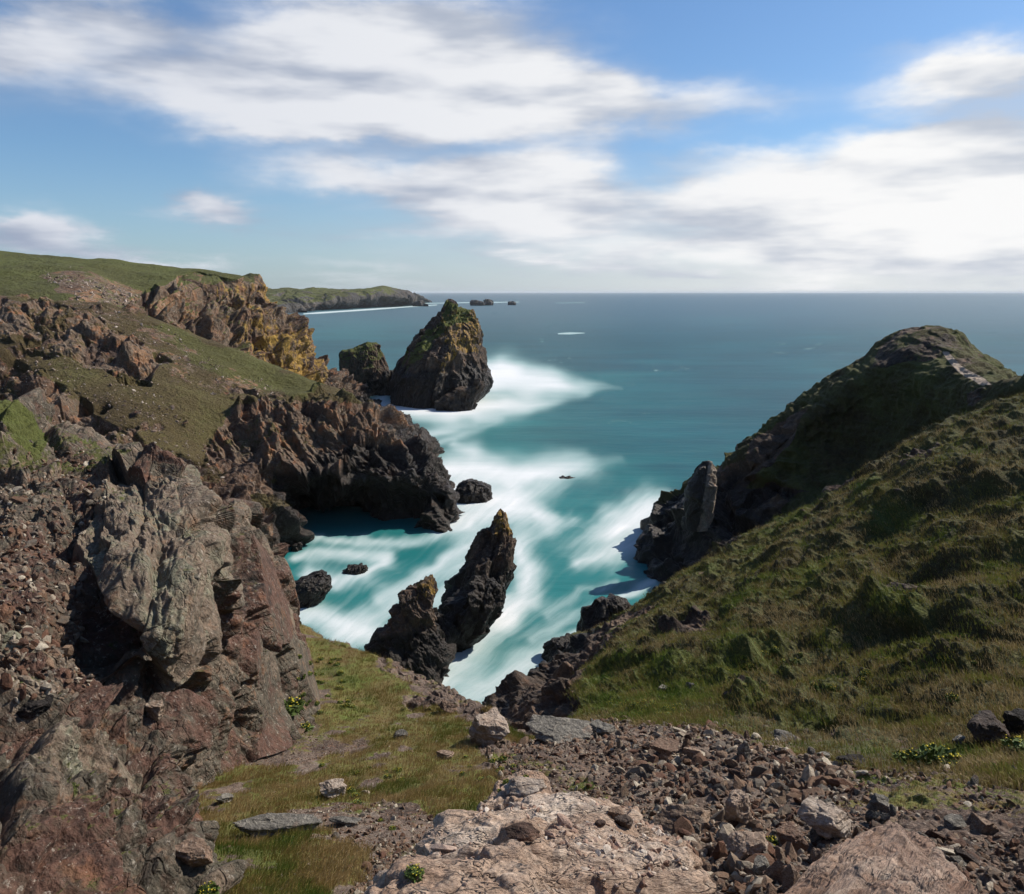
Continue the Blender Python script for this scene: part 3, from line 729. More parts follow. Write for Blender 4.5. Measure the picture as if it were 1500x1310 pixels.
LINEAR[0] = True
LR = outcrop('rock_outcrop', R_rows, 560, M['stripe'], 0.9, (2.4, 0.4, 0.9), rotm(0, 0, 50), 0.13,
        'pointed pink-brown outcrop with straight parallel striations at the bottom right', slump=0.15, layer=0.055)
LINEAR[0] = False

# ---- stacks and rocks rising from the sea
def stack(name, prof, Yc, depth, mat, s, amp, label, cat='sea stack', attrf=None, nz=260, nt=420, base_z=-2.5, lean=0.0, rot=None, stretch=(1, 1, 1.6), sq=2.4, crk=0.18, smooth=1.5):
    """prof: list of (py, pxl, pxr) top to bottom at distance Yc; depth: list or factor of half width"""
    zs = []; cx = []; hw = []
    for (py, l, r) in prof:
        a = P(l, py, Yc); b = P(r, py, Yc)
        zs.append(a[2]); cx.append((a[0] + b[0]) / 2); hw.append((b[0] - a[0]) / 2)
    zs, cx, hw = map(np.array, (zs, cx, hw))
    if zs[-1] > base_z:
        zs = np.append(zs, base_z); cx = np.append(cx, cx[-1]); hw = np.append(hw, hw[-1] * 1.05)
    t = np.linspace(0, 1, nz)
    zz = zs[0] + (zs[-1] - zs[0]) * t
    c = np.interp(-zz, -zs, cx); w = np.interp(-zz, -zs, hw)
    th = np.linspace(0, 2 * np.pi, nt)
    ct, st = np.cos(th), np.sin(th)
    r = (np.abs(ct) ** sq + np.abs(st) ** sq) ** (-1 / sq)
    ds = np.interp(-zz, -zs, np.array(depth) if not np.isscalar(depth) else hw * depth) if np.isscalar(depth) else np.interp(t, np.linspace(0, 1, len(depth)), depth)
    V = np.zeros((nz + 2, nt, 3))
    V[1:-1, :, 0] = c[:, None] + w[:, None] * (r * ct)
    V[1:-1, :, 1] = Yc + ds[:, None] * (r * st) + lean * (zz - zz[-1])[:, None]
    V[1:-1, :, 2] = zz[:, None]
    V[0] = [c[0], Yc + lean * (zz[0] - zz[-1]), zz[0] + 0.02 * (zs[0] - zs[-1])]; V[-1] = [c[-1], Yc, zz[-1]]
    ctr = V.mean(1, keepdims=True)
    n = V - ctr; n[..., 2] = 0.25 * np.abs(n[..., :2]).max(); n[0, :, 2] = 1; n /= np.linalg.norm(n, axis=-1, keepdims=True) + 1e-6
    d, blk = crag(V, s, 5, stretch, rot, crack=crk, lac=1.95)
    V2 = V + n * (blur(d, 1) * amp)[..., None]
    V2[0] = V2[0].mean(0); V2[:, -1] = V2[:, 0]
    n2 = normals(V2)
    if (n2 * n).sum(-1).mean() < 0: n2 = -n2
    px, py = project(V2)
    at = {'blk': blk, 'lichen': 0 * blk, 'grass': 0 * blk, 'green': 0 * blk, 'wet': 0 * blk}
    at.update(attrf(V2, n, n2, px, py))
    org = np.array([cx[-1], Yc, 0.0])
    me = mesh_np(name, V2 - org, grid_faces(nz + 2, nt, flip=False), mat, at)
    o = link(name, me, loc=org)
    tag(o, label, cat, kind='thing')
    return o

def wetf(z0, z1, lich=0.0, grassz=None, lz=(1e3, 1e4), lx=None):
    def f(V, n, n2, px, py):
        z = V[..., 2]
        d = {'wet': sstep(z1, z0, z + 0.25 * z1 * fbm(V / 6, 3))}
        L = lich * sstep(lz[0], lz[1], z + 3 * fbm(V / 7, 2))
        if lx: L = L * sstep(lx[0], lx[1], px)
        d['lichen'] = L
        if grassz:
            d['grass'] = sstep(grassz[0], grassz[1], z + 5 * fbm(V / 9, 3)) * sstep(0.25, 0.7, n2[..., 2] + 0.35 * fbm(V / 3, 2)) * (0.5 + 0.5 * sstep(700, 640, px))
            d['green'] = np.full(z.shape, 0.45)
        return d
    return f

def a_big(V, n, n2, px, py):
    z = V[..., 2]
    wx, wy = warp2(V, 8, 9)
    lich = inpoly(px + wx, py + wy, [(640, 455), (690, 448), (706, 480), (700, 520), (665, 520), (640, 560), (655, 500), (640, 490)])
    gr = inpoly(px + wx * .8, py + wy * .8, [(640, 470), (655, 440), (690, 450), (690, 470), (655, 478), (625, 520), (590, 545), (600, 515)])
    return {'wet': sstep(20, 12, z + 5 * fbm(V / 9, 3)), 'lichen': np.where(lich, 0.95, 0.25 * sstep(20, 30, z)),
            'grass': np.where(gr, sstep(0.0, 0.5, n2[..., 2] + 0.4 * fbm(V / 4, 2) + 0.2), 0), 'green': np.full(z.shape, 0.5)}
stack('sea_stack', [(442, 654, 660), (448, 648, 668), (453, 645, 680), (460, 641, 692), (470, 632, 699), (480, 622, 703), (495, 609, 706), (510, 599, 707), (530, 588, 711), (545, 582, 717), (560, 577, 719), (575, 575, 712), (590, 574, 700), (597, 573, 700)],
      372, [4, 12, 20, 26, 30, 32, 32], M['stack'], 9, 0.34, 'tallest sea stack with yellow lichen on its crown and white surf at its right foot', attrf=a_big, nz=420, nt=700, stretch=(0.7, 0.7, 1.9), rot=rotm(0, 12, 20), crk=0.2)
stack('sea_stack', [(556, 700, 702), (562, 694, 708), (572, 664, 705), (580, 650, 700), (592, 640, 696), (598, 636, 694)], 336, 0.5, M['stack'], 6, 0.5,
      'low dark spur of rock at the foot of the tallest sea stack', 'rock', wetf(2, 9), nz=120, nt=260)
stack('sea_stack', [(503, 534, 548), (507, 522, 553), (514, 506, 556), (525, 500, 560), (540, 499, 566), (555, 500, 570), (570, 506, 566), (580, 505, 560)],
      392, 0.9, M['stack'], 6, 0.34, 'smaller rounded sea stack with a green top between the cliff and the tallest stack', attrf=wetf(5, 9, 0.35, (9, 16), (9, 16)), nz=220, nt=420)
stack('rock', [(541, 566, 574), (545, 562, 580), (555, 556, 582), (572, 548, 578)], 388, 0.9, M['stack'], 5, 0.5, 'dark rock beside the right foot of the smaller rounded stack', 'rock', wetf(3, 18), nz=80, nt=160)
stack('rock', [(704, 688, 702), (707, 679, 712), (714, 671, 718), (723, 666, 721), (735, 664, 723), (740, 664, 723)], 187, 0.9, M['shore'], 3.2, 0.4,
      'dark rounded rock in the surf just off the tip of the cave bluff', 'rock', wetf(3, 30), nz=140, nt=260)
stack('rock', [(697, 822, 834), (700, 815, 842), (704, 811, 845)], 210, 0.6, M['shore'], 2.0, 0.4, 'awash grey rock in the broad white patch beyond the bluff', 'rock', wetf(3, 30), nz=50, nt=120, base_z=-0.8)
stack('rock', [(838, 462, 476), (842, 452, 480), (850, 438, 482), (862, 424, 482), (878, 419, 472), (888, 419, 462)], 122, 1.0, M['shore'], 2.6, 0.42,
      'black wet rock against the near cliff in the cove', 'rock', wetf(3, 30), nz=140, nt=260, rot=rotm(0, 30, 0))
stack('rock', [(828, 520, 536), (832, 508, 539), (838, 500, 538), (846, 497, 526)], 136, 0.7, M['shore'], 1.5, 0.4, 'low brown rock awash in the middle of the sheltered cove', 'rock', wetf(3, 30), nz=80, nt=160, base_z=-1)
stack('rock', [(789, 446, 456), (791, 442, 462), (794, 442, 462)], 156, 0.6, M['shore'], 1.2, 0.4, 'small rock at the right of the cave mouth waterline', 'rock', wetf(3, 30), nz=50, nt=100, base_z=-1)
stack('rock', [(796, 436, 441), (799, 431, 443), (806, 428, 442)], 148, 0.8, M['shore'], 1.2, 0.4, 'small dark rock under the mossy ledge left of the cave', 'rock', wetf(3, 30), nz=50, nt=100, base_z=-1)
def a_pil(V, n, n2, px, py):
    z = V[..., 2]
    return {'wet': sstep(11, 6, z + 2.5 * fbm(V / 4, 3)), 'lichen': 0.95 * sstep(775 + 25, 775 + 5, py) * sstep(718, 726, px)}
PIL = stack('sea_stack', [(769, 727, 738), (776, 722, 740), (785, 718, 744), (795, 708, 750), (810, 696, 752), (825, 684, 752), (840, 676, 751), (860, 664, 748), (880, 652, 742), (900, 645, 728), (925, 638, 706), (950, 632, 684), (970, 625, 665), (990, 610, 650), (1000, 600, 645)],
      112, [1.6, 2.6, 3.6, 5, 7, 9], M['shore'], 3.2, 0.42, 'tall narrow leaning stack with an orange tip in the middle of the cove', attrf=a_pil, nz=420, nt=420, lean=0.25, stretch=(0.6, 0.8, 1.7), rot=rotm(0, 18, 10), crk=0.2)
FT = stack('lower_ledge', [(838, 706, 710), (846, 700, 720), (856, 690, 728), (868, 676, 734), (882, 658, 738), (900, 642, 732), (925, 632, 712), (950, 622, 690), (970, 614, 672), (990, 606, 656), (1000, 600, 648)], 105.5, 0.75, M['shore'], 2.8, 0.5,
      None, None, wetf(9, 40), nz=220, nt=300, stretch=(0.7, 0.9, 1.5), rot=rotm(0, 18, 10))
FT.parent = PIL; FT.location = FT.location - PIL.location
for k_ in ('kind', 'label', 'category'):
    if k_ in FT: del FT[k_]
def a_pil2(V, n, n2, px, py):
    z = V[..., 2]
    return {'wet': sstep(9, 5, z + 2 * fbm(V / 4, 3)), 'lichen': 0.9 * sstep(895, 870, py) * sstep(604, 612, px)}
stack('sea_stack', [(863, 610, 626), (868, 601, 631), (878, 592, 633), (890, 584, 632), (905, 576, 631), (920, 560, 636), (935, 545, 645), (950, 536, 655), (965, 530, 660), (985, 530, 655), (1000, 540, 650)],
      96, [1.2, 2.2, 3.2, 4.5, 6], M['shore'], 2.6, 0.42, 'shorter blocky stack with a rust tip, left of the tall leaning one', attrf=a_pil2, nz=320, nt=420, lean=0.2, stretch=(0.8, 1.0, 1.5), rot=rotm(0, -25, 10), crk=0.2)
stack('sea_stack', [(893, 634, 642), (900, 628, 652), (912, 622, 664), (930, 612, 672), (955, 604, 662), (985, 598, 640), (995, 596, 634)], 103, 0.8, M['shore'], 2.4, 0.42,
      'low dark rock joining the feet of the two stacks in the cove', 'rock', wetf(8, 40), nz=200, nt=260, stretch=(0.8, 1, 1.4))
M['tooth'] = rock_mat('pale_pinnacle_rock', [(0.10, 0.085, 0.07), (0.2, 0.165, 0.13), (0.3, 0.25, 0.2), (0.38, 0.33, 0.27), (0.5, 0.45, 0.38)], sc=1.2, pale=0.5)  # pale colours stand in for sunlight on the pinnacle
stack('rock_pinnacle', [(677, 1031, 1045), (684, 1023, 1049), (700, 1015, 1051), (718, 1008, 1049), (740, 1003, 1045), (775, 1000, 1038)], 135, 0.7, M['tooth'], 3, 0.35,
      'upright rock tooth, painted pale on its sunny side and dark on its shaded side, on the shadowed flank of the hill', 'rock', lambda V, n, n2, px, py: {'wet': 0.9 * sstep(0.25, -0.25, n[..., 0] + 0.3 * fbm(V / 2, 2))}, nz=160, nt=220, base_z=12)  # left-facing side darkened through the wet mask: painted shade, not water
stack('rock', [(872, 878, 900), (879, 868, 918), (890, 862, 926), (905, 856, 930), (920, 850, 930), (940, 846, 930)], 106, 0.9, M['shore'], 3.4, 0.28,
      'large square black boulder at the foot of the grassy slope in the cove', 'rock', wetf(5, 40), nz=140, nt=260, crk=0.2)
stack('rock', [(886, 932, 942), (892, 926, 946), (905, 924, 948)], 108, 0.8, M['shore'], 2, 0.35, 'small pointed black rock beside the square boulder', 'rock', wetf(5, 40), nz=80, nt=140)
stack('rock', [(936, 820, 835), (942, 808, 852), (955, 796, 858), (972, 788, 860), (990, 780, 860)], 101, 0.9, M['shore'], 2.6, 0.4, 'wet dark rock mass at the waterline below the square boulder', 'rock', wetf(5, 40), nz=140, nt=220)
stack('rock', [(1008, 745, 765), (1014, 735, 775), (1025, 722, 782), (1040, 706, 784)], 88, 0.9, M['shore'], 2.2, 0.4, 'wet dark ledge at the end of the gully', 'rock', wetf(5, 40), nz=100, nt=180)
# far islets
for (prof, Y, lab) in [
    ([(441, 613, 619), (443, 609, 623), (445.5, 607, 627)], 2850, 'flat dark islet at the tip of the distant headland'),
    ([(440.3, 692, 700), (441.5, 691, 706), (443.5, 690, 709)], 3000, 'left dark islet in the row on the horizon beyond the tallest stack'),
    ([(438.8, 712, 716), (440.5, 710, 720), (443, 709, 722)], 3050, 'middle, highest islet in the row on the horizon'),
    ([(440.8, 748, 752), (442, 745, 755), (443, 744, 757)], 3100, 'right small islet in the row on the horizon')]:
    stack('islet', prof, Y, 0.8, M['far'], 35, 0.3, lab, 'islet', wetf(1, 200), nz=40, nt=100, base_z=-5)

# ---- sea
def stroke(X, Y, pts, hw, amp, V=None, soft=1.0, seed=0):
    """soft brush along a polyline; returns intensity and (s,t)"""
    best = np.full(X.shape, 1e9); S = np.zeros(X.shape); T = np.zeros(X.shape); acc = 0
    W = np.full(X.shape, 1.0)
    pts = np.array(pts, float); hw = np.atleast_1d(np.array(hw, float)); hw = hw if len(hw) == len(pts) else np.interp(np.linspace(0, 1, len(pts)), np.linspace(0, 1, len(hw)), hw)
    for i in range(len(pts) - 1):
        a, b = pts[i], pts[i + 1]; d = b - a; L = np.hypot(*d)
        t = np.clip(((X - a[0]) * d[0] + (Y - a[1]) * d[1]) / L ** 2, 0, 1)
        cx, cy = a[0] + t * d[0], a[1] + t * d[1]
        w = hw[i] + (hw[i + 1] - hw[i]) * t
        r = np.hypot(X - cx, Y - cy) / w
        sd = ((X - a[0]) * d[1] - (Y - a[1]) * d[0]) / L
        m = r < best
        best = np.where(m, r, best); S = np.where(m, acc + t * L, S); T = np.where(m, sd, T)
        acc += L
    n = vnoise(np.stack([S / 38 + seed, T / 7, S * 0 + seed * 3.3], -1)) * 0.5 + vnoise(np.stack([S / 19 + seed, T / 3.2, S * 0 + seed * 1.3], -1)) * 0.3
    n0 = vnoise(np.stack([X / 30 + seed, Y / 22, S * 0 + 2.3], -1))
    b2 = (best * (1 + 0.25 * n0)) ** 2
    v = 0.84 * np.exp(-b2 * 1.25) + 0.16 * np.exp(-b2 * 0.4)
    if pts[0][1] < 740 and pts[0][1] > 500: v = v * (1 - 0.8 * sstep(0.55, 1.02, S / acc))
    return amp * v * (1 + 0.20 * n * sstep(0.1, 0.9, 1 - v * 0.7))

th = np.radians(np.concatenate([np.linspace(33, 14, int(620 * Q)), np.linspace(14, 6, int(340 * Q))[1:], np.linspace(6, 1.0, int(260 * Q))[1:], np.geomspace(1.0, 0.05, 70)[1:]]))
rad = H / np.tan(th)
az = np.concatenate([np.linspace(-75, -18, 60)[:-1], np.linspace(-18, 14, int(980 * Q)), np.linspace(14, 75, 220)[1:]])
az = np.radians(az)
SX = rad[:, None] * np.tan(az)[None]; SY = rad[:, None] * np.ones(len(az))[None]
SV = np.stack([SX, SY, 0 * SX], -1)
px, py = project(SV)
wxp = vnoise(np.stack([px / 60, py / 45, 0 * px + 1.5], -1)) * 13 + vnoise(np.stack([px / 22, py / 16, 0 * px + 4.5], -1)) * 5
wyp = vnoise(np.stack([px / 60, py / 45, 0 * px + 7.5], -1)) * 9 + vnoise(np.stack([px / 22, py / 14, 0 * px + 9.5], -1)) * 3.5
k = np.clip((py - 430) / 160, 0.05, 1)
X_, Y_ = px + wxp * k, py + wyp * k
strokes = [
    ([(700, 562), (740, 556), (800, 560), (850, 566), (905, 574)], [26, 28, 20, 12, 5], 1.35),
    ([(715, 548), (735, 540), (770, 545)], [14, 14, 8], 1.0),
    ([(545, 598), (600, 603), (660, 604), (730, 598), (800, 588), (860, 578)], [10, 13, 14, 14, 11, 6], 1.2),
    ([(556, 588), (575, 570), (585, 558)], [9, 8, 6], 0.8),
    ([(575, 640), (620, 634), (660, 626), (700, 617)], [9, 8, 6, 4], 0.75),
    ([(590, 660), (640, 648), (690, 628), (740, 612)], [7, 8, 6, 3], 0.5),
    ([(668, 650), (690, 660), (715, 672)], [6, 14, 16], 0.55),
    ([(640, 690), (690, 688), (750, 698), (820, 690), (880, 682), (915, 674)], [18, 24, 24, 22, 18, 9], 1.35),
    ([(655, 720), (700, 735), (760, 735), (820, 712)], [18, 22, 24, 18], 1.2),
    ([(660, 765), (720, 755), (780, 748), (800, 760)], [16, 18, 18, 14], 0.95),
    ([(432, 788), (480, 792), (560, 792), (640, 783), (690, 770)], [6, 6, 7, 8, 10], 0.62),
    ([(425, 812), (460, 808), (520, 812), (560, 812)], [8, 9, 12, 12], 0.75),
    ([(450, 838), (500, 850), (540, 845), (560, 825)], [14, 15, 15, 12], 0.85),
    ([(425, 890), (470, 905), (520, 925), (560, 940)], [18, 20, 20, 18], 0.9),
    ([(500, 935), (560, 900), (600, 860), (650, 825), (700, 790)], [22, 20, 16, 14, 14], 0.72),
    ([(560, 880), (600, 850), (680, 800)], [9, 7, 5], 0.35),
    ([(640, 880), (665, 850), (690, 820)], [16, 18, 14], 0.7),
    ([(755, 800), (772, 840), (768, 880), (740, 910)], [20, 22, 22, 22], 0.95),
    ([(740, 900), (700, 945), (660, 985), (640, 1010)], [22, 26, 26, 26], 0.85),
    ([(800, 900), (850, 870), (900, 852)], [9, 8, 6], 0.4),
    ([(780, 940), (830, 905), (870, 885)], [10, 10, 7], 0.45),
    ([(690, 1020), (740, 1000), (790, 965), (850, 925)], [30, 28, 20, 10], 0.8),
    ([(1000, 738), (955, 752), (905, 772), (860, 790), (825, 800)], [14, 26, 30, 26, 16], 1.35),
    ([(930, 800), (890, 812), (850, 825)], [14, 16, 12], 0.8),
    ([(955, 850), (920, 868), (895, 880)], [8, 8, 5], 0.85),
    ([(835, 760), (800, 775), (770, 790)], [8, 12, 14], 0.45),
    ([(445, 460), (520, 455), (600, 449.5), (640, 447)], [0.9, 1.1, 0.8, 0.6], 1.1),
    ([(600, 445), (680, 443.6), (760, 442.6)], [0.5, 0.6, 0.5], 0.9),
    ([(815, 443.8), (856, 443.6)], [0.35, 0.35], 0.7),
    ([(818, 489), (835, 488.5), (856, 488)], [1.0, 2.0, 0.6], 0.8),
]
foam = np.zeros(px.shape)
vis = (px > 380) & (px < 1100)
sub = np.where(vis)
xs, ys, xr, yr = X_[sub], Y_[sub], px[sub], py[sub]
fs = np.zeros(xs.shape)
for i, (pts, hw, amp) in enumerate(strokes):
    q = (xr, yr) if pts[0][1] < 500 else (xs, ys)
    pa = np.array(pts); g_ = 3.2 * max(hw)
    bb = np.flatnonzero((q[0] > pa[:, 0].min() - g_) & (q[0] < pa[:, 0].max() + g_) & (q[1] > pa[:, 1].min() - g_) & (q[1] < pa[:, 1].max() + g_))
    fs[bb] = 1 - (1 - np.clip(fs[bb], 0, 0.999)) * (1 - np.clip(0.80 * stroke(q[0][bb], q[1][bb], pts, np.array(hw) * 1.12, min(amp, 1.12), seed=i * 1.7), 0, 1))
foam[sub] = fs
# small caps of spent swell far out
cap = fbm(np.stack([(px + 25 * wyp) / 30, (py + 0.12 * wxp) / 3.0, 0 * px + 50], -1), 3, 0.7) + 0.5 * vnoise(np.stack([px / 90, py / 30, 0 * px + 60], -1))
foam = np.maximum(foam, 0.35 * sstep(0.6, 1.25, cap) * sstep(445, 470, py) * sstep(700, 560, py))
# fine streaks that follow the backwash
ang = math.radians(-38)
u = px * math.cos(ang) + py * math.sin(ang); v = -px * math.sin(ang) + py * math.cos(ang)
stk = fbm(np.stack([(u + 0.6 * wxp) / 46, (v + 0.8 * wyp) / 6.5, 0 * px + 5], -1), 4, 0.6)
low = sstep(640, 780, py) * sstep(1000, 940, px)
foam = foam + low * stk * (0.15 * np.sqrt(np.clip(foam, 0, 1)) * (1 - 0.6 * foam) + 0.07)
stk2 = fbm(np.stack([px / 90, py / 5, 0 * px + 15], -1), 4, 0.6)
foam = foam + (1 - low) * stk2 * 0.16 * np.clip(foam, 0, 1) * (1 - 0.5 * foam)
foam = np.clip(foam, 0, 1)
turq = 0.55 * low + 0.45 * sstep(470, 640, py) * sstep(1350, 700, px)
for (cx, cy, rx, ry, a) in [(700, 622, 90, 14, .6), (730, 668, 60, 16, .7), (790, 775, 60, 25, .7), (640, 810, 60, 25, .4), (480, 870, 80, 25, .5), (560, 870, 50, 30, .5), (900, 560, 50, 12, .35), (950, 470, 300, 10, .12), (520, 480, 80, 14, .45), (720, 860, 80, 30, .3), (900, 690, 50, 10, .3)]:
    turq = turq + a * np.exp(-((X_ - cx) / rx) ** 2 - ((Y_ - cy) / ry) ** 2)
far = sstep(505, 431, py)
var = fbm(np.stack([px / 120, py / 9, 0 * px + 33], -1), 4)  # broad patches of water tone, also painting cloud shadows on the sea
turq = np.clip(turq + 0.34 * var + 0.1 * fbm(np.stack([px / 300, py / 22, 0 * px + 3], -1), 3), 0, 1)

def sea_mat():
    m, t, b = material('sea_water')
    tc = t.new('ShaderNodeTexCoord').outputs['Object']
    deep = t.mix(t.attr('turq'), (0.005, 0.058, 0.072), (0.014, 0.140, 0.142))
    n = t.noise(t.vmul(tc, (0.6, 1.0, 1.0)), 0.02, 4, 0.5)
    deep = t.mix(0.5, deep, t.ramp(n, [(0.35, 0.75), (0.65, 1.3)]), 'MULTIPLY')
    deep = t.mix(t.attr('far'), deep, (0.020, 0.072, 0.098))
    fo = t.attr('foam')
    milky = t.mix(t.smooth(fo, 0.0, 0.6), deep, (0.12, 0.27, 0.27))
    col = t.mix(t.math('POWER', fo, 1.75), milky, (0.67, 0.68, 0.70))
    t.l.new(col, b.inputs['Base Color'])
    t.put(b.inputs['Roughness'], t.math('ADD', t.math('MULTIPLY', fo, 0.5), 0.42, clamp=True))
    t.put(b.inputs['Specular IOR Level'], t.math('MULTIPLY', t.math('SUBTRACT', 1.0, fo, clamp=True), t.math('ADD', 0.14, t.math('MULTIPLY', t.attr('far'), 0.30))))
    w = t.noise(t.vmul(tc, (0.5, 1.0, 1.0)), 0.35, 4, 0.55)
    w2 = t.noise(t.vmul(tc, (0.35, 1.0, 1.0)), 0.035, 4, 0.6)
    nb = t.bump(w2, 0.3, 2.0); nb = t.bump(w, 0.25, 0.4, nb)
    t.l.new(nb, b.inputs['Normal'])
    return m
lump = fbm(SV / 9.0, 3) * 0.30 * np.clip(foam * 1.3, 0, 1) * sstep(560, 640, py)
me = mesh_np('sea', SV, grid_faces(*SV.shape[:2], flip=False), sea_mat(), {'foam': foam, 'turq': turq, 'far': far}, smooth=True)
if me.polygons[0].normal.z < 0: me.flip_normals()
tag(link('sea', me), 'turquoise sea with milky white surf round the rocks', 'sea', kind='structure')

# ---- stones
def stone_mesh(name, seed, mat, sub=3, planes=16, sq=(1, 0.8, 0.6), rough=0.03):
    r = np.random.default_rng(seed)
    bm = __import__('bmesh').new(); __import__('bmesh').ops.create_icosphere(bm, subdivisions=sub, radius=1)
    D = np.array([v.co[:] for v in bm.verts]); Fc = np.array([[v.index for v in f.verts] for f in bm.faces]); bm.free()
    D /= np.linalg.norm(D, axis=1, keepdims=True)
    n = r.normal(size=(planes, 3)); n /= np.linalg.norm(n, axis=1, keepdims=True)
    n = np.vstack([n, [[0, 0, 1], [0, 0, -1]]])
    h = r.uniform(0.42, 0.95, len(n)); 
    dots = D @ n.T
    rad = np.min(np.where(dots > 0.05, h / np.maximum(dots, 0.05), 9), axis=1)
    rad = np.minimum(rad, 1.25)
    V = D * rad[:, None]
    V = V * (1 + rough * vnoise(V * 3 + seed)[:, None] + rough * 0.6 * vnoise(V * 8 + seed)[:, None])
    V = V * np.array(sq)
    return V, Fc

STONES = [stone_mesh('s', 100 + i, None, 2, random.randint(6, 9), (1, random.uniform(.5, .9), random.uniform(.3, .7)), 0.015) for i in range(14)]

def rand_rot(n, r):
    q = r.normal(size=(n, 4)); q /= np.linalg.norm(q, axis=1, keepdims=True)
    w, x, y, z = q.T
    return np.stack([np.stack([1 - 2 * (y * y + z * z), 2 * (x * y - z * w), 2 * (x * z + y * w)], -1),
                     np.stack([2 * (x * y + z * w), 1 - 2 * (x * x + z * z), 2 * (y * z - x * w)], -1),
                     np.stack([2 * (x * z - y * w), 2 * (y * z + x * w), 1 - 2 * (x * x + y * y)], -1)], 1)

def pick(L, mask, n, r, wt=None, ix=False):
    idx = np.flatnonzero(mask.ravel())
    if wt is not None:
        w = wt.ravel()[idx]; w = w / w.sum(); k = r.choice(idx, n, p=w)
    else: k = r.choice(idx, n)
    if ix: return L['V'].reshape(-1, 3)[k], L['n'].reshape(-1, 3)[k], k
    return L['V'].reshape(-1, 3)[k], L['n'].reshape(-1, 3)[k], L['px'].ravel()[k], L['py'].ravel()[k]

def merged_stones(pos, size, r, protos=STONES, flat=0.0):
    Vs = []; Fs = []; bl = []; o = 0
    R = rand_rot(len(pos), r)
    which = r.integers(0, len(protos), len(pos)); rv = r.random(len(pos))
    for k in range(len(protos)):
        sel = np.flatnonzero(which == k)
        if not len(sel): continue
        V, Fc = protos[k]
        W = np.einsum('nij,vj->nvi', R[sel], V) * size[sel][:, None, None]
        if flat: W[..., 2] *= (1 - flat)
        W += pos[sel][:, None, :]
        Vs.append(W.reshape(-1, 3))
        Fs.append((Fc[None] + (np.arange(len(sel)) * len(V))[:, None, None] + o).reshape(-1, 3))
        bl.append(np.repeat(rv[sel], len(V)))
        o += len(sel) * len(V)
    return np.concatenate(Vs), np.concatenate(Fs), np.concatenate(bl)

def rnd_stone_mat(name, pal, sc):
    m, t, b = material(name)
    tc = t.new('ShaderNodeTexCoord').outputs['Object']
    blk = t.attr('blk')
    v = t.math('ADD', t.math('MULTIPLY', blk, 0.85), t.math('MULTIPLY', t.noise(tc, 2.0 / sc, 6, 0.7), 0.3))
    k = len(pal)
    base = t.ramp(v, [(0.08 + 0.95 * i / (k - 1) * 0.95, pal[i]) for i in range(k)])
    base = t.mix(0.6, base, t.ramp(t.noise(tc, 9 / sc, 6, 0.8), [(0.3, 0.5), (0.5, 0.95), (0.7, 1.5)]), 'MULTIPLY')
    t.l.new(base, b.inputs['Base Color']); b.inputs['Roughness'].default_value = 0.85
    t.l.new(t.bump(t.noise(tc, 7 / sc, 8, 0.7), 1.0, 0.12 * sc), b.inputs['Normal'])
    return m
PAL_SCREE = [(0.030, 0.021, 0.016), (0.10, 0.047, 0.029), (0.125, 0.075, 0.048), (0.09, 0.079, 0.066), (0.18, 0.108, 0.068), (0.17, 0.13, 0.095), (0.38, 0.33, 0.26)]
M['scree'] = rnd_stone_mat('scree_stones', PAL_SCREE, 0.3)

r = np.random.default_rng(11)
E = LE
wx, wy = warp2(E['V'], 2.2, 12)
scree_m = ~((E['px'] > 1270) & (E['py'] < 1225) & (fbm(E['V'] / 1.3, 3) < 0.08)) & inpoly(E['px'] + wx, E['py'] + wy, poly_scree) & (E['n'][..., 2] > 0.3) & (E['py'] < 1330) & (E['px'] < 1520)
core = inpoly(E['px'] + wx, E['py'] + wy, [(860, 1040), (1020, 1040), (1060, 1080), (1260, 1120), (1250, 1170), (1150, 1215), (1180, 1310), (1040, 1300), (980, 1180), (880, 1120)])
pos, nn, _, _ = pick(E, scree_m & ~core, 9000, r)
size = r.lognormal(-3.0, 0.45, len(pos)) * (1 + 0.02 * pos[:, 1])
pos2, _, _, _ = pick(E, core, 6500, r)
size2 = np.minimum(r.lognormal(-2.45, 0.62, len(pos2)), 0.42)
l1 = (inpoly(E['px'] + wx, E['py'] + wy * .7, poly_l1) | inpoly(E['px'] + wx, E['py'] + wy, poly_l2))
pos3, _, _, _ = pick(E, l1, 2200, r)
size3 = r.lognormal(-3.2, 0.5, len(pos3))
pos4, _, _, _ = pick(E, (E['px'] > 260) & (E['px'] < 760) & (E['py'] > 940) & (E['py'] < 1320) & (E['n'][..., 2] > 0.3), 500, r)
size4 = r.lognormal(-3.1, 0.5, len(pos4))
PO = np.concatenate([pos, pos2, pos3, pos4]); SZ = np.concatenate([size, size2, size3, size4])
V, Fc, bl = merged_stones(PO, SZ, r)
tag(link('rubble', mesh_np('rubble', V, Fc, M['scree'], {'blk': bl})), 'small reddish and grey stones of the scree', 'rubble', kind='stuff')

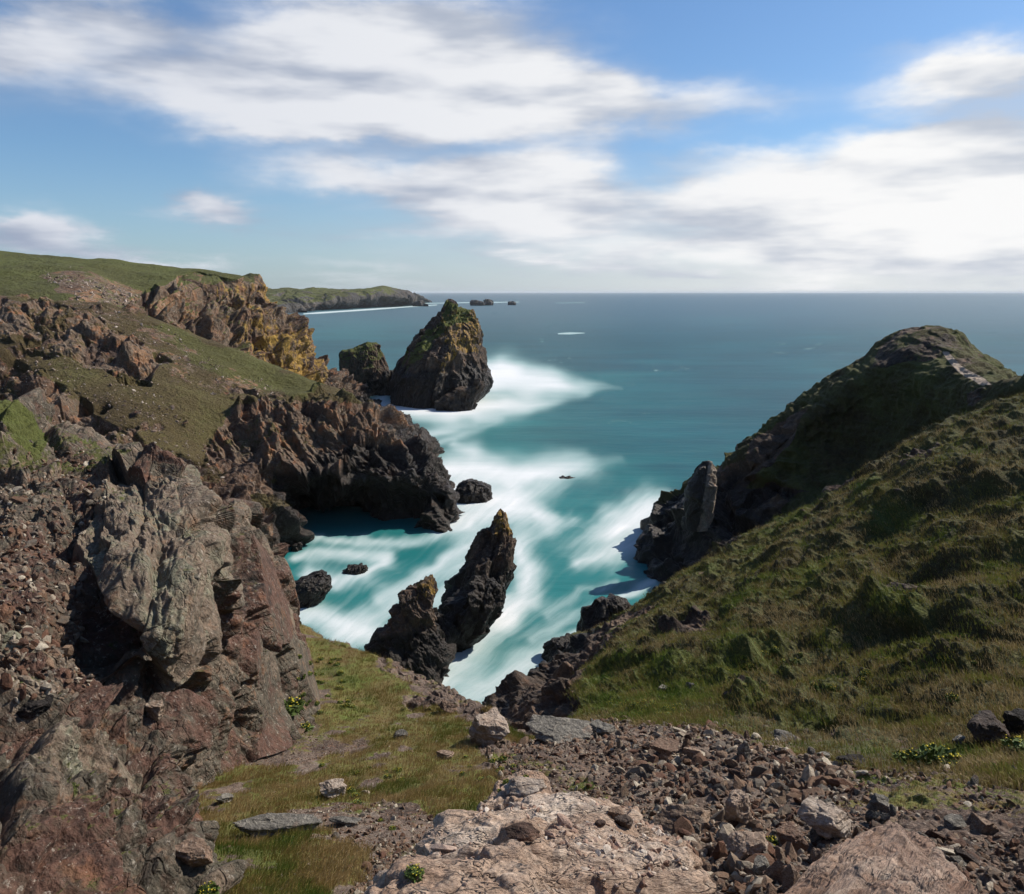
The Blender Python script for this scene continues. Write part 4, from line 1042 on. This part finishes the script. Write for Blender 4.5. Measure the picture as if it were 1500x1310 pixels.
# gravelly stones on the left slopes, far: many pale chips
def chips(L, mask, n, smin, name, label, mat, sg=0.45, seed=3):
    rr = np.random.default_rng(seed)
    pos, nn, _, _ = pick(L, mask, n, rr)
    size = rr.lognormal(math.log(smin), sg, n)
    V, Fc, bl = merged_stones(pos, size, rr)
    return tag(link(name, mesh_np(name, V, Fc, mat, {'blk': bl})), label, 'rubble', kind='stuff')
M['chip'] = rnd_stone_mat('pale_scree_chips', [(0.08, 0.055, 0.045), (0.14, 0.10, 0.08), (0.2, 0.15, 0.12), (0.28, 0.22, 0.18), (0.4, 0.34, 0.29)], 1.0)
wx, wy = warp2(LC['V'], 9, 12)
mC = (inpoly(LC['px'] + wx, LC['py'] + wy, poly_Cstony) | inpoly(LC['px'] + wx * 2, LC['py'] + wy * 2, [(-20, 440), (60, 440), (240, 600), (330, 700), (100, 660), (-20, 600)]))
chips(LC, mC, 1800, 0.20, 'rubble', 'pale stones scattered on the far green slope', M['chip'], seed=4)
wx, wy = warp2(LB['V'], 9, 8)
chips(LB, inpoly(LB['px'] + wx, LB['py'] + wy, [(60, 400), (120, 400), (215, 445), (190, 465), (90, 425)]), 700, 0.28, 'rubble', 'pale stones under the clifftop turf', M['chip'], seed=5)
wx, wy = warp2(LD['V'], 3, 12)
mD = inpoly(LD['px'] + wx, LD['py'] + wy, [(-60, 640), (180, 680), (120, 800), (130, 1000), (60, 1060), (-60, 1060)])
chips(LD, mD, 2500, 0.085, 'rubble', 'loose stones on the ledges of the near cliff', M['scree'], seed=6)
mK = (LK['py'] > 1180) & (LK['py'] < 1300) & (LK['px'] > 640) & (LK['px'] < 1010) & (LK['n'][..., 2] > 0.5)
mK &= fbm(LK['V'] / 0.8 + 4, 3) > 0.02
M['kchip'] = rnd_stone_mat('outcrop_chips', [(0.14, 0.08, 0.06), (0.24, 0.15, 0.11), (0.33, 0.22, 0.17), (0.42, 0.33, 0.27), (0.5, 0.44, 0.38)], 0.12)
chips(LK, mK, 1500, 0.019, 'rubble', 'small chips of rock lying on the domed outcrop', M['kchip'], sg=0.6, seed=8)
chips(E, inpoly(E['px'], E['py'], [(540, 1310), (600, 1240), (560, 1230), (500, 1330)]) & (E['n'][..., 2] > .3), 600, 0.05, 'rubble', 'brown grit beside the domed outcrop', M['scree'], seed=9)

# individual stones of the scree: the 240 that show largest
pos, nn, ppx, ppy = pick(E, core, 170, r)
pos2, nn2, ppx2, ppy2 = pick(E, scree_m & (E['px'] > 1000), 90, r)
pos = np.vstack([pos, pos2]); ppx = np.concatenate([ppx, ppx2]); ppy = np.concatenate([ppy, ppy2])
protos = []
for i, (Vp, Fp) in enumerate(STONES):
    Vp3, Fp3 = stone_mesh('s', 300 + i, None, 3, random.randint(6, 9), (1, random.uniform(.5, .9), random.uniform(.4, .7)), 0.03)
    protos.append(mesh_np('scree_stone', Vp3, Fp3, M['redstone'] if i % 3 else M['boulder']))
for i in range(len(pos)):
    s = float(np.clip(r.lognormal(-1.78, 0.32), 0.11, 0.42))
    k_ = i % len(protos)
    o = link('scree_stone', protos[k_], loc=pos[i] + [0, 0, s * 0.25], rot=r.uniform(0, 6.28, 3), scale=(s, s, s))
    tone = 'grey' if k_ % 3 == 0 else 'red-brown'
    band = 'top of the scree' if ppy[i] < 1110 else ('middle of the scree' if ppy[i] < 1180 else 'scree behind the outcrops')
    side = 'towards the gully' if ppx[i] < 1000 else ('below the grassy slope' if ppx[i] < 1250 else 'by the right-hand gravel patch')
    tag(o, 'loose angular %s stone in the %s, %s' % (tone, band, side), 'stone', 'loose stones of the scree')

# named boulders, placed on the ground they stand on
from mathutils.bvhtree import BVHTree
def bvh_of(L, st=2):
    V = L['V'][::st, ::st]
    f = grid_faces(*V.shape[:2])
    return BVHTree.FromPolygons([tuple(v) for v in V.reshape(-1, 3).tolist()], f.tolist())
BV = [bvh_of(LE), bvh_of(LF), bvh_of(LK), bvh_of(LR), bvh_of(LD)]
def hit(px, py):
    o = Vector((0, 0, H)); d = Vector(P(px, py, 10.0)) - o; d.normalize()
    best = None
    for b in BV:
        h = b.ray_cast(o, d)
        if h[0] is not None and (best is None or h[3] < best[1]): best = (h[0], h[3])
    return best
def boulder(name, cx, base, w, h, label, mat, seed, depth=0.8, rot=0.0, planes=12, sink=0.15, cat='boulder', disp=0.10, sub=5, dz=0.0):
    """cx, base: photo position of its foot; w, h: its size there in photo pixels"""
    p, dist = hit(cx, base)
    y = p.y; m = math.hypot(y, p.z - H) / F
    th_ = math.atan2(H - p.z, p.y); depth = min(depth, 0.75 * h / (w * math.sin(th_)))
    W = w * m; Hh = m * max(0.4 * h, (h - 0.7 * w * depth * math.sin(th_)) / math.cos(th_))
    V, Fc = stone_mesh('b', seed, None, sub, planes, (1, 1, 1), 0.03)
    lo, hi = V.min(0), V.max(0)
    V = (V - (lo + hi) / 2) / (hi - lo)          # unit box
    c, b = crag(V * 2.2 + seed, 0.8, 4, (1.4, 1, 0.7), crack=0.25)
    n = V / (np.linalg.norm(V, axis=1, keepdims=True) + 1e-6)
    V = V + n * (c * disp)[:, None]
    V = V * np.array([W, W * depth, Hh * (1 + sink) * 1.05])
    V[:, 2] += Hh * (1 - sink) * 0.5
    me = mesh_np(name, V, Fc, mat)
    o = link(name, me, loc=(p.x, p.y + W * depth * 0.3, p.z + dz), rot=(0, 0, rot))
    return tag(o, label, cat)
G_, PK, DK, RD = M['boulder'], M['pinkb'], M['darkb'], M['redstone']
boulder('boulder', 405, 1228, 118, 34, 'flat grey slab lying in the grass, the largest rock of the turf', G_, 1, 0.9, 0.1, 9)
boulder('boulder', 276, 1268, 58, 34, 'pale lichened rock in the grass at the foot of the near cliff', PK, 2, 0.9)
boulder('boulder', 486, 1168, 38, 24, 'rounded pinkish rock in the grass above the flat slab', PK, 3)
boulder('boulder', 328, 1177, 22, 14, 'small dark angular rock in the grass near the cliff foot', G_, 4)
boulder('boulder', 505, 1210, 44, 12, 'narrow grey rock nearly buried in gravel right of the flat slab', G_, 5)
boulder('boulder', 651, 1112, 26, 12, 'lone pink-grey rock in the turf near the gully lip', PK, 6, 0.6)
boulder('boulder', 586, 1082, 20, 12, 'small grey rock in the turf halfway up to the gully lip', G_, 7)
boulder('boulder', 716, 1092, 58, 50, 'rounded pink outcrop at the lip of the gully', PK, 8, 0.9, 0, 14)
boulder('boulder', 820, 1090, 90, 36, 'long grey-brown slab at the head of the gully', G_, 9, 0.8, -0.2, 10)
boulder('boulder', 886, 1078, 40, 22, 'squarish grey boulder at the top edge of the scree', G_, 10)
boulder('boulder', 975, 1112, 44, 26, 'brown block among the scree below the squarish grey boulder', RD, 11)
boulder('boulder', 1016, 1112, 28, 20, 'pale pinkish block in the scree', PK, 12)
boulder('boulder', 1090, 1112, 17, 24, 'upright greenish-grey stone at the upper edge of the scree', G_, 13, 0.6)
boulder('boulder', 1151, 1087, 28, 16, 'pale grey rounded stone on the turf above the scree', G_, 14)
boulder('boulder', 1206, 1112, 26, 12, 'low grey stone at the foot of the grassy slope', G_, 15)
boulder('boulder', 1250, 1122, 44, 16, 'dark flat stone with a hollow under it, foot of the grassy slope', DK, 16)
boulder('boulder', 1406, 1092, 18, 14, 'small pale stone left of the dark rocks at the right border', G_, 17)
boulder('boulder', 1450, 1092, 56, 46, 'large dark brown rock at the right border of the picture', DK, 18, 0.9, 0, 12)
boulder('boulder', 1492, 1080, 36, 38, 'dark rock leaning behind the large brown one at the right border', DK, 19)
boulder('boulder', 1440, 1054, 26, 14, 'grey stone on top of the dark rocks at the right border', G_, 20)
boulder('boulder', 1000, 1225, 84, 44, 'grey-brown rock just behind the domed outcrop', RD, 21, 0.9, 0.3, 12)
boulder('boulder', 1085, 1218, 40, 50, 'upright pinkish-grey rock in the scree between the two outcrops', PK, 22, 0.8)
boulder('boulder', 1098, 1262, 54, 42, 'pale wedge-shaped rock between the two outcrops', PK, 23, 0.8, 0.6)
boulder('boulder', 1215, 1232, 66, 52, 'pink-brown rock leaning against the striated outcrop', PK, 24, 0.8, 0.5)
boulder('boulder', 1292, 1188, 32, 24, 'brown-grey block behind the tip of the striated outcrop', G_, 25)
boulder('boulder', 1160, 1250, 40, 36, 'brown block with a dark side beside the pale wedge', RD, 26)
boulder('boulder', 1450, 1222, 36, 26, 'red-brown block in the scree right of the striated outcrop', RD, 27)
boulder('boulder', 1400, 1215, 30, 18, 'light flat stone in the scree right of the striated outcrop', G_, 28)
boulder('boulder', 1420, 1268, 30, 22, 'dark grey stone right of the striated outcrop near the border', DK, 29)
boulder('boulder', 903, 1201, 22, 17, 'orange-brown stone perched on the domed outcrop', PK, 30, sub=4)
boulder('boulder', 914, 1213, 26, 19, 'dark grey stone perched on the domed outcrop below the orange one', DK, 31, sub=4)
boulder('boulder', 765, 1232, 46, 22, 'long brown flake lying on the domed outcrop', RD, 32, 0.6, 0.1, sub=4)
boulder('boulder', 880, 1212, 14, 10, 'small brown stone left of the two perched stones', RD, 33, sub=3)
boulder('boulder', 945, 1222, 18, 11, 'flat pink stone right of the two perched stones', PK, 34, sub=3)
boulder('boulder', 771, 1166, 60, 26, 'pinkish knob crowning the domed outcrop', PK, 35, 0.8, 0.1, 12, cat='rock', sub=5)
boulder('boulder', 655, 1005 + 40, 26, 16, 'flat pink stone in the bare patch above the gully lip', PK, 36)
boulder('boulder', 1012, 1008, 14, 9, 'grey stone in the turf left of the grassy step', G_, 37)
boulder('boulder', 972, 1014, 18, 11, 'low grey stone in the turf at the foot of the tussocks', G_, 38)
boulder('boulder', 1325, 870, 46, 22, 'bare rock knob breaking through the tussocks', M['darkb'], 39)
boulder('boulder', 225, 1055, 26, 26, 'reddish block wedged in the hollow of the near cliff', RD, 40)
boulder('boulder', 40, 1055, 50, 34, 'smooth dark boulder on the ledge of the near cliff', DK, 41)

# ---- grass blades and plants
def blade_mat(name, stops, trans=0.25):
    m, t, b = material(name)
    v = t.attr('blk')
    col = t.ramp(v, stops)
    t.l.new(col, b.inputs['Base Color']); b.inputs['Roughness'].default_value = 0.7
    b.inputs['Specular IOR Level'].default_value = 0.15
    out = [n for n in t.n if n.type == 'OUTPUT_MATERIAL'][0]
    tr = t.new('ShaderNodeBsdfTranslucent'); t.l.new(col, tr.inputs[0])
    mx = t.new('ShaderNodeMixShader'); mx.inputs[0].default_value = trans
    t.l.new(b.outputs[0], mx.inputs[1]); t.l.new(tr.outputs[0], mx.inputs[2]); t.l.new(mx.outputs[0], out.inputs[0])
    return m
M['blade'] = blade_mat('turf_blades', [(0.0, (0.065, 0.115, 0.016)), (0.25, (0.13, 0.15, 0.03)), (0.5, (0.22, 0.18, 0.052)), (0.75, (0.28, 0.185, 0.07)), (1.0, (0.40, 0.29, 0.14))])
M['tuss'] = blade_mat('tussock_blades', [(0.0, (0.06, 0.115, 0.018)), (0.3, (0.145, 0.18, 0.034)), (0.6, (0.19, 0.175, 0.048)), (0.85, (0.18, 0.125, 0.055)), (1.0, (0.34, 0.27, 0.14))])

def blades(name, L, mask, n, per, hgt, wid, wind, label, mat, seed, spread=0.18, green=True, lean=0.7, base_tone=0.74):
    rr = np.random.default_rng(seed)
    C, Nn, IX = pick(L, mask, n, rr, L['at']['grass'].clip(0.02, 1) ** 3, True)
    dist = C[:, 1]
    kk = np.repeat(np.arange(n), per)
    N = n * per
    base = C[kk] + rr.normal(size=(N, 3)) * np.array([1, 1, 0.0]) * spread
    nrm = Nn[kk]
    base[:, 2] += -(nrm[:, 0] * (base[:, 0] - C[kk, 0]) + nrm[:, 1] * (base[:, 1] - C[kk, 1])) / np.maximum(nrm[:, 2], 0.4) - 0.02
    h = (hgt * rr.uniform(0.5, 1.3, n))[kk] * rr.uniform(0.6, 1.2, N)
    up = np.array([0, 0, 1.0]) * 0.8 + nrm * 0.4
    dirv = np.array(wind) * lean + rr.normal(size=(N, 3)) * 0.38
    mid = base + up * (h * 0.55)[:, None] + dirv * (h * 0.18)[:, None]
    tip = base + up * (h * 0.85)[:, None] + dirv * (h * 0.62)[:, None]
    a = rr.uniform(0, 2 * np.pi, N); side = np.stack([np.cos(a), np.sin(a) * 0.5, 0 * a], -1) * (wid * rr.uniform(0.6, 1.3, N))[:, None]
    V = np.stack([base - side, base + side, mid - side * 0.7, mid + side * 0.7, tip], 1).reshape(-1, 3)
    o = np.arange(N)[:, None] * 5
    Fc = np.concatenate([o + np.array([0, 1, 3]), o + np.array([0, 3, 2]), o + np.array([2, 3, 4])])
    tone = np.clip(base_tone - 0.55 * L['at']['green'].ravel()[IX] + 0.75 * fbm(C / (5 * hgt + 0.5), 4) + rr.normal(size=n) * 0.14, 0, 1)[kk] + rr.normal(size=N) * 0.08
    bl = np.repeat(np.clip(tone, 0, 1), 5)
    return tag(link(name, mesh_np(name, V, Fc, mat, {'blk': bl})), label, 'grass', kind='stuff')
gE = (E['at']['grass'] > 0.5) & (E['px'] > 240) & (E['px'] < 1520) & (E['py'] > 900) & (E['py'] < 1330) & (E['n'][..., 2] > 0.3)
blades('grass', E, gE & (E['px'] < 780), 17000, 8, 0.19, 0.009, (0.8, 0.3, 0), 'windblown golden and green grass of the bowl', M['blade'], 21, spread=0.10, base_tone=0.78)
blades('grass', E, gE & (E['px'] >= 700), 2500, 8, 0.13, 0.008, (0.8, 0.3, 0), 'thin grass growing between the scree stones', M['blade'], 22, spread=0.10)
gF = (LF['at']['grass'] > 0.5) & (LF['px'] > 760) & (LF['px'] < 1520) & (LF['py'] > 560) & (LF['n'][..., 2] > 0.2)
blades('grass', LF, gF, 22000, 9, 0.27, 0.018, (-0.8, -0.2, 0.0), 'long matted tussock grass on the right slope', M['tuss'], 23, spread=0.28, lean=0.9, base_tone=0.80)

# flowering clumps
def plant_mesh(seed, flowers=20):
    rr = np.random.default_rng(seed)
    # leaves
    n = 260
    a = rr.uniform(0, 2 * np.pi, n); rad_ = np.sqrt(rr.random(n)) * 0.5; hh = rr.uniform(0.05, 1, n) ** 0.8 * (1 - rad_ * 0.9)
    c = np.stack([np.cos(a) * rad_, np.sin(a) * rad_, hh * 0.75], -1)
    d = rr.normal(size=(n, 3)) * 0.10; e = rr.normal(size=(n, 3)) * 0.045
    V = np.stack([c - d, c + e, c + d, c - e], 1).reshape(-1, 3); Fq = np.arange(n * 4).reshape(-1, 4)
    m = flowers
    a = rr.uniform(0, 2 * np.pi, m); rad_ = np.sqrt(rr.random(m)) * 0.48
    f = np.stack([np.cos(a) * rad_, np.sin(a) * rad_, 0.82 - rad_ * 0.55 + rr.uniform(-.06, .08, m)], -1)
    s = 0.032
    ring = np.array([[math.cos(k * math.pi / 3) * s, math.sin(k * math.pi / 3) * s, 0] for k in range(6)] + [[0, 0, 0.03]])
    FV = (f[:, None] + ring[None] * rr.uniform(0.6, 1.4, m)[:, None, None]).reshape(-1, 3)
    ff = np.array([[k, (k + 1) % 6, 6] for k in range(6)])
    FF = (ff[None] + (np.arange(m) * 7)[:, None, None]).reshape(-1, 3)
    return (V, Fq), (FV, FF)
def simple_mat(name, c1, c2, sc):
    m, t, b = material(name)
    tc = t.new('ShaderNodeTexCoord').outputs['Object']
    t.l.new(t.mix(t.noise(tc, sc, 4), c1, c2), b.inputs['Base Color']); b.inputs['Roughness'].default_value = 0.7
    return m
M['leaf'] = simple_mat('plant_leaves', (0.035, 0.06, 0.012), (0.10, 0.14, 0.03), 6)
M['flower'] = simple_mat('yellow_flowers', (0.45, 0.36, 0.02), (0.62, 0.50, 0.04), 6)
pm = []
for i in range(4):
    (a, b_), (c, d) = plant_mesh(50 + i)
    pm.append((mesh_np('leaves', a, b_, M['leaf']), mesh_np('flowers', c, d, M['flower'])))
def plant(cx, py, w, label, group=None, i=0):
    h = hit(cx, py)
    if h is None: return
    p = h[0]; s = w * math.hypot(p.y, p.z - H) / F
    e = link('flowering_plant', None, loc=p - Vector((0, 0, 0.1 * s)), rot=(0, 0, i * 1.3), scale=(s, s, s * 0.8))
    tag(e, label, 'plant', group)
    link('leaves', pm[i % 4][0], e); link('flowers', pm[i % 4][1], e)
plant(1338, 1118, 34, 'yellow-flowered plant at the foot of the right slope, left one of the big pair', i=0)
plant(1378, 1122, 54, 'largest yellow-flowered plant at the foot of the right slope', i=1)
plant(1320, 1112, 22, 'small yellow-flowered plant beside the big pair at the slope foot', i=2)
plant(1490, 1100, 36, 'yellow-flowered plant in front of the dark rocks at the right border', i=3)
plant(305, 1310, 26, 'bright yellow flower clump at the bottom left below the cliff', i=1)
plant(448, 1010 + 60, 20, 'green and yellow plant at the foot of the near cliff corner', i=0)
plant(425, 1040, 34, 'leafy green plant growing against the near cliff corner', i=2)
plant(606, 1282, 24, 'dark green plant in the crack left of the domed outcrop', i=3)
plant(1125, 1240, 26, 'small yellow-green plant in the scree between the outcrops', i=2)
plant(1395, 965 + 60, 18, 'yellow plant in the turf high on the right slope', i=0)
rr = np.random.default_rng(77)
for (name_, reg, n, lab, w) in [
    ('a', [(430, 960), (500, 960), (520, 1040), (440, 1050)], 36, 'small yellow wildflower clump in the turf beside the near cliff', 7),
    ('b', [(640, 1100), (740, 1110), (800, 1160), (660, 1160)], 22, 'small yellow wildflower clump in the turf above the domed outcrop', 8),
    ('c', [(880, 1030), (1010, 1020), (1050, 1055), (960, 1055)], 22, 'small yellow wildflower clump along the top of the scree', 9),
    ('d', [(470, 1120), (600, 1130), (620, 1240), (480, 1180)], 16, 'small yellow wildflower clump on the open turf by the pinkish rock', 9),
    ('e', [(1040, 950), (1400, 930), (1480, 1000), (1100, 1020)], 28, 'small yellow wildflower clump on the lower right slope', 10)]:
    c = 0
    xs_ = [p_[0] for p_ in reg]; ys_ = [p_[1] for p_ in reg]
    while c < n:
        x, y = rr.uniform(min(xs_), max(xs_)), rr.uniform(min(ys_), max(ys_))
        if inpoly(np.array([x]), np.array([y]), reg)[0]:
            plant(x, y, w * rr.uniform(0.7, 1.4), lab, 'yellow wildflowers', i=c); c += 1

# ---- sky, sun, camera
SUN_AZ, SUN_EL = 64.0, 42.0
w = bpy.data.worlds.new('World'); scene.world = w; w.use_nodes = True
t = NT(w.node_tree)
out = t.new('ShaderNodeOutputWorld'); bg = t.new('ShaderNodeBackground'); t.l.new(bg.outputs[0], out.inputs[0])
sky = t.new('ShaderNodeTexSky', sky_type='NISHITA'); sky.sun_disc = False
sky.sun_elevation = math.radians(SUN_EL); sky.sun_rotation = math.radians(SUN_AZ)
sky.air_density = 1.0; sky.dust_density = 0.6; sky.ozone_density = 2.5
SKY_STRENGTH = 0.10
tc = t.new('ShaderNodeTexCoord').outputs['Generated']
sep = t.new('ShaderNodeSeparateXYZ'); t.l.new(tc, sep.inputs[0])
azn = t.math('ARCTAN2', sep.outputs[0], sep.outputs[1])
eln = t.math('ARCSINE', sep.outputs[2])
def azel(px, py):
    d = P(px, py, 100.0) - np.array([0, 0, H]); return math.atan2(d[0], d[1]), math.asin(d[2] / np.linalg.norm(d))
cv = t.new('ShaderNodeCombineXYZ'); t.l.new(azn, cv.inputs[0]); t.l.new(eln, cv.inputs[1])
cvo = cv.outputs[0]
wn = t.noise(t.vmul(cvo, (4.0, 9.0, 1)), 1.8, 5, 0.6, out=1)
ws = t.new('ShaderNodeSeparateColor'); t.l.new(wn, ws.inputs[0])
azw = t.math('ADD', azn, t.math('MULTIPLY', t.math('SUBTRACT', ws.outputs[0], 0.5), 0.16))
elw = t.math('ADD', eln, t.math('MULTIPLY', t.math('SUBTRACT', ws.outputs[1], 0.5), 0.075))
clouds = [
    (20, 55, 75, 38, 1.0), (150, 25, 110, 30, .8), (200, 110, 190, 60, .85), (480, 40, 120, 55, 1.05), (620, 50, 170, 60, 1.05), (430, 130, 170, 62, .95), (560, 160, 200, 38, .8),
    (760, 130, 120, 55, .95), (880, 150, 160, 38, .85), (1050, 150, 110, 32, .45), (1400, 118, 150, 36, 1.1), (1480, 90, 90, 40, .5), (1330, 70, 100, 14, .25),
    (760, 335, 170, 26, .6), (520, 175, 170, 26, .8), (600, 90, 240, 75, .3), (1100, 235, 60, 22, .5), (1420, 185, 110, 22, .6), (480, 250, 105, 30, .95), (590, 262, 80, 30, .5), (720, 268, 120, 46, 1.0), (830, 245, 70, 42, 1.0), (800, 305, 190, 34, .8), (1005, 222, 65, 16, .45),
    (1050, 290, 120, 42, 1.1), (1180, 300, 100, 50, .85), (1300, 225, 90, 36, 1.0), (1420, 230, 110, 40, 1.0), (1340, 290, 190, 50, 1.0), (1480, 300, 100, 60, .9),
    (1250, 370, 330, 36, .95), (900, 370, 260, 26, .5), (1600, 330, 260, 90, 1.0), (1700, 150, 200, 50, .8),
    (325, 312, 56, 26, 1.25), (75, 345, 80, 34, 1.2), (30, 325, 50, 14, .5), (225, 378, 110, 11, .9), (520, 382, 90, 8, .3), (560, 345, 120, 8, .2), (650, 305, 60, 20, .3),
    (-250, 120, 200, 60, .8), (-300, 300, 150, 40, .7), (300, -200, 300, 90, .8), (1100, -250, 300, 100, .6)]
tot = None
for (cx, cy, rx, ry, a) in clouds:
    a0, e0 = azel(cx, cy)
    ra = abs(azel(cx + rx, cy)[0] - azel(cx - rx, cy)[0]) / 2; re = abs(azel(cx, cy - ry)[1] - azel(cx, cy + ry)[1]) / 2
    dx = t.math('MULTIPLY', t.math('SUBTRACT', azw, a0), 1 / ra); dy = t.math('MULTIPLY', t.math('SUBTRACT', elw, e0), 1 / re)
    r2 = t.math('ADD', t.math('POWER', t.math('ABSOLUTE', dx), 2.0), t.math('POWER', t.math('ABSOLUTE', dy), 2.0))
    g = t.math('MULTIPLY', t.math('EXPONENT', t.math('MULTIPLY', r2, -0.9)), a)
    tot = g if tot is None else t.math('ADD', tot, g)
# clouds elsewhere round the sky, behind the camera and high up
nb = t.noise(t.vmul(cvo, (1.2, 3.0, 1)), 1.6, 5, 0.55)
outm = t.smooth(t.math('ABSOLUTE', azn), 0.7, 1.1)
tot = t.math('ADD', tot, t.math('MULTIPLY', t.math('MULTIPLY', outm, t.smooth(nb, 0.5, 0.7)), 0.9))
st = t.noise(t.vmul(cvo, (2.2, 11.0, 1)), 2.2, 5, 0.55)
bank = t.math('MULTIPLY', t.smooth(eln, 0.15, 0.03), t.math('MULTIPLY', t.smooth(t.noise(t.vmul(cvo, (2.0, 16.0, 1)), 2.4, 4, 0.6), 0.44, 0.68), t.math('ADD', 0.35, t.math('MULTIPLY', t.smooth(azn, -0.4, 0.4), 0.45))))
dens = t.math('MULTIPLY', t.math('ADD', tot, bank), t.math('ADD', t.math('MULTIPLY', st, 1.15), 0.42))
cm = t.smooth(dens, 0.04, 1.22)
skyc = t.vmul(sky.outputs[0], (SKY_STRENGTH * 10,) * 3)
skycol = t.mix(1.0, sky.outputs[0], (SKY_STRENGTH * 0.82, SKY_STRENGTH * 1.04, SKY_STRENGTH * 1.24), 'MULTIPLY')
# white horizon band brightening to the right where the light comes from
band = t.math('MULTIPLY', t.smooth(eln, 0.17, 0.0), t.math('ADD', 0.30, t.math('MULTIPLY', t.smooth(azn, -0.55, 0.45), 0.55)))
shade = t.noise(t.vmul(cvo, (1.6, 7.0, 1)), 2.7, 4, 0.5)
side = t.smooth(azn, -0.6, 0.5)
cl_lo = t.mix(side, (0.36, 0.42, 0.55), (0.56, 0.61, 0.70))
cl_hi = t.mix(side, (0.76, 0.79, 0.86), (1.0, 1.0, 1.0))
ccol = t.mix(t.smooth(t.math('ADD', t.math('MULTIPLY', shade, 1.5), t.math('MULTIPLY', dens, 0.12)), 0.62, 1.02), cl_lo, cl_hi)
hz = t.mix(band, skycol, t.mix(side, (0.42, 0.54, 0.70), (0.86, 0.88, 0.90)))
fin = t.mix(1.0, t.mix(cm, hz, ccol), (0.74, 0.74, 0.74), 'MULTIPLY')
t.l.new(fin, bg.inputs[0]); bg.inputs[1].default_value = 1.0

sd = bpy.data.lights.new('sun', 'SUN'); sd.energy = 5.0; sd.angle = math.radians(0.6); sd.color = (1.0, 0.92, 0.80)
so = bpy.data.objects.new('sun', sd); COL.objects.link(so)
dv = Vector((math.sin(math.radians(SUN_AZ)) * math.cos(math.radians(SUN_EL)), math.cos(math.radians(SUN_AZ)) * math.cos(math.radians(SUN_EL)), math.sin(math.radians(SUN_EL))))
so.rotation_euler = dv.to_track_quat('Z', 'Y').to_euler()

# ---- air
hm = bpy.data.materials.new('sea_air'); hm.use_nodes = True
ht = NT(hm.node_tree); ho = ht.new('ShaderNodeOutputMaterial'); hv = ht.new('ShaderNodeVolumePrincipled')
hv.inputs['Color'].default_value = (0.86, 0.93, 1.0, 1); hv.inputs['Density'].default_value = 2.2e-5
ht.l.new(hv.outputs[0], ho.inputs['Volume'])
X0, X1, Y0, Y1, Z0, Z1 = -240000., 240000., -3000., 70000., -8., 90.
HV = np.array([[x, y, z] for x in (X0, X1) for y in (Y0, Y1) for z in (Z0, Z1)])
tag(link('haze', mesh_np('haze', HV, np.array([[0, 1, 3, 2], [4, 6, 7, 5], [0, 4, 5, 1], [2, 3, 7, 6], [0, 2, 6, 4], [1, 5, 7, 3]]), hm)), 'thin sea haze paling the far water', 'haze', kind='stuff')

cd = bpy.data.cameras.new('camera'); cam = bpy.data.objects.new('camera', cd); COL.objects.link(cam)
cd.sensor_fit = 'HORIZONTAL'; cd.sensor_width = 36; cd.lens = 36 * F / 1500.0
cd.clip_start = 0.1; cd.clip_end = 200000
cam.location = (0, 0, H); cam.rotation_euler = (math.pi / 2 - PITCH, 0, 0)
scene.camera = cam
scene.view_settings.view_transform = 'Standard'; scene.view_settings.look = 'None'
scene.view_settings.exposure = 0.38; scene.view_settings.gamma = 1.0
scene.cycles.max_bounces = 4; scene.cycles.diffuse_bounces = 2; scene.cycles.use_adaptive_sampling = True; scene.cycles.adaptive_threshold = 0.03; w.cycles.sampling_method = 'NONE'; scene.cycles.use_denoising = True
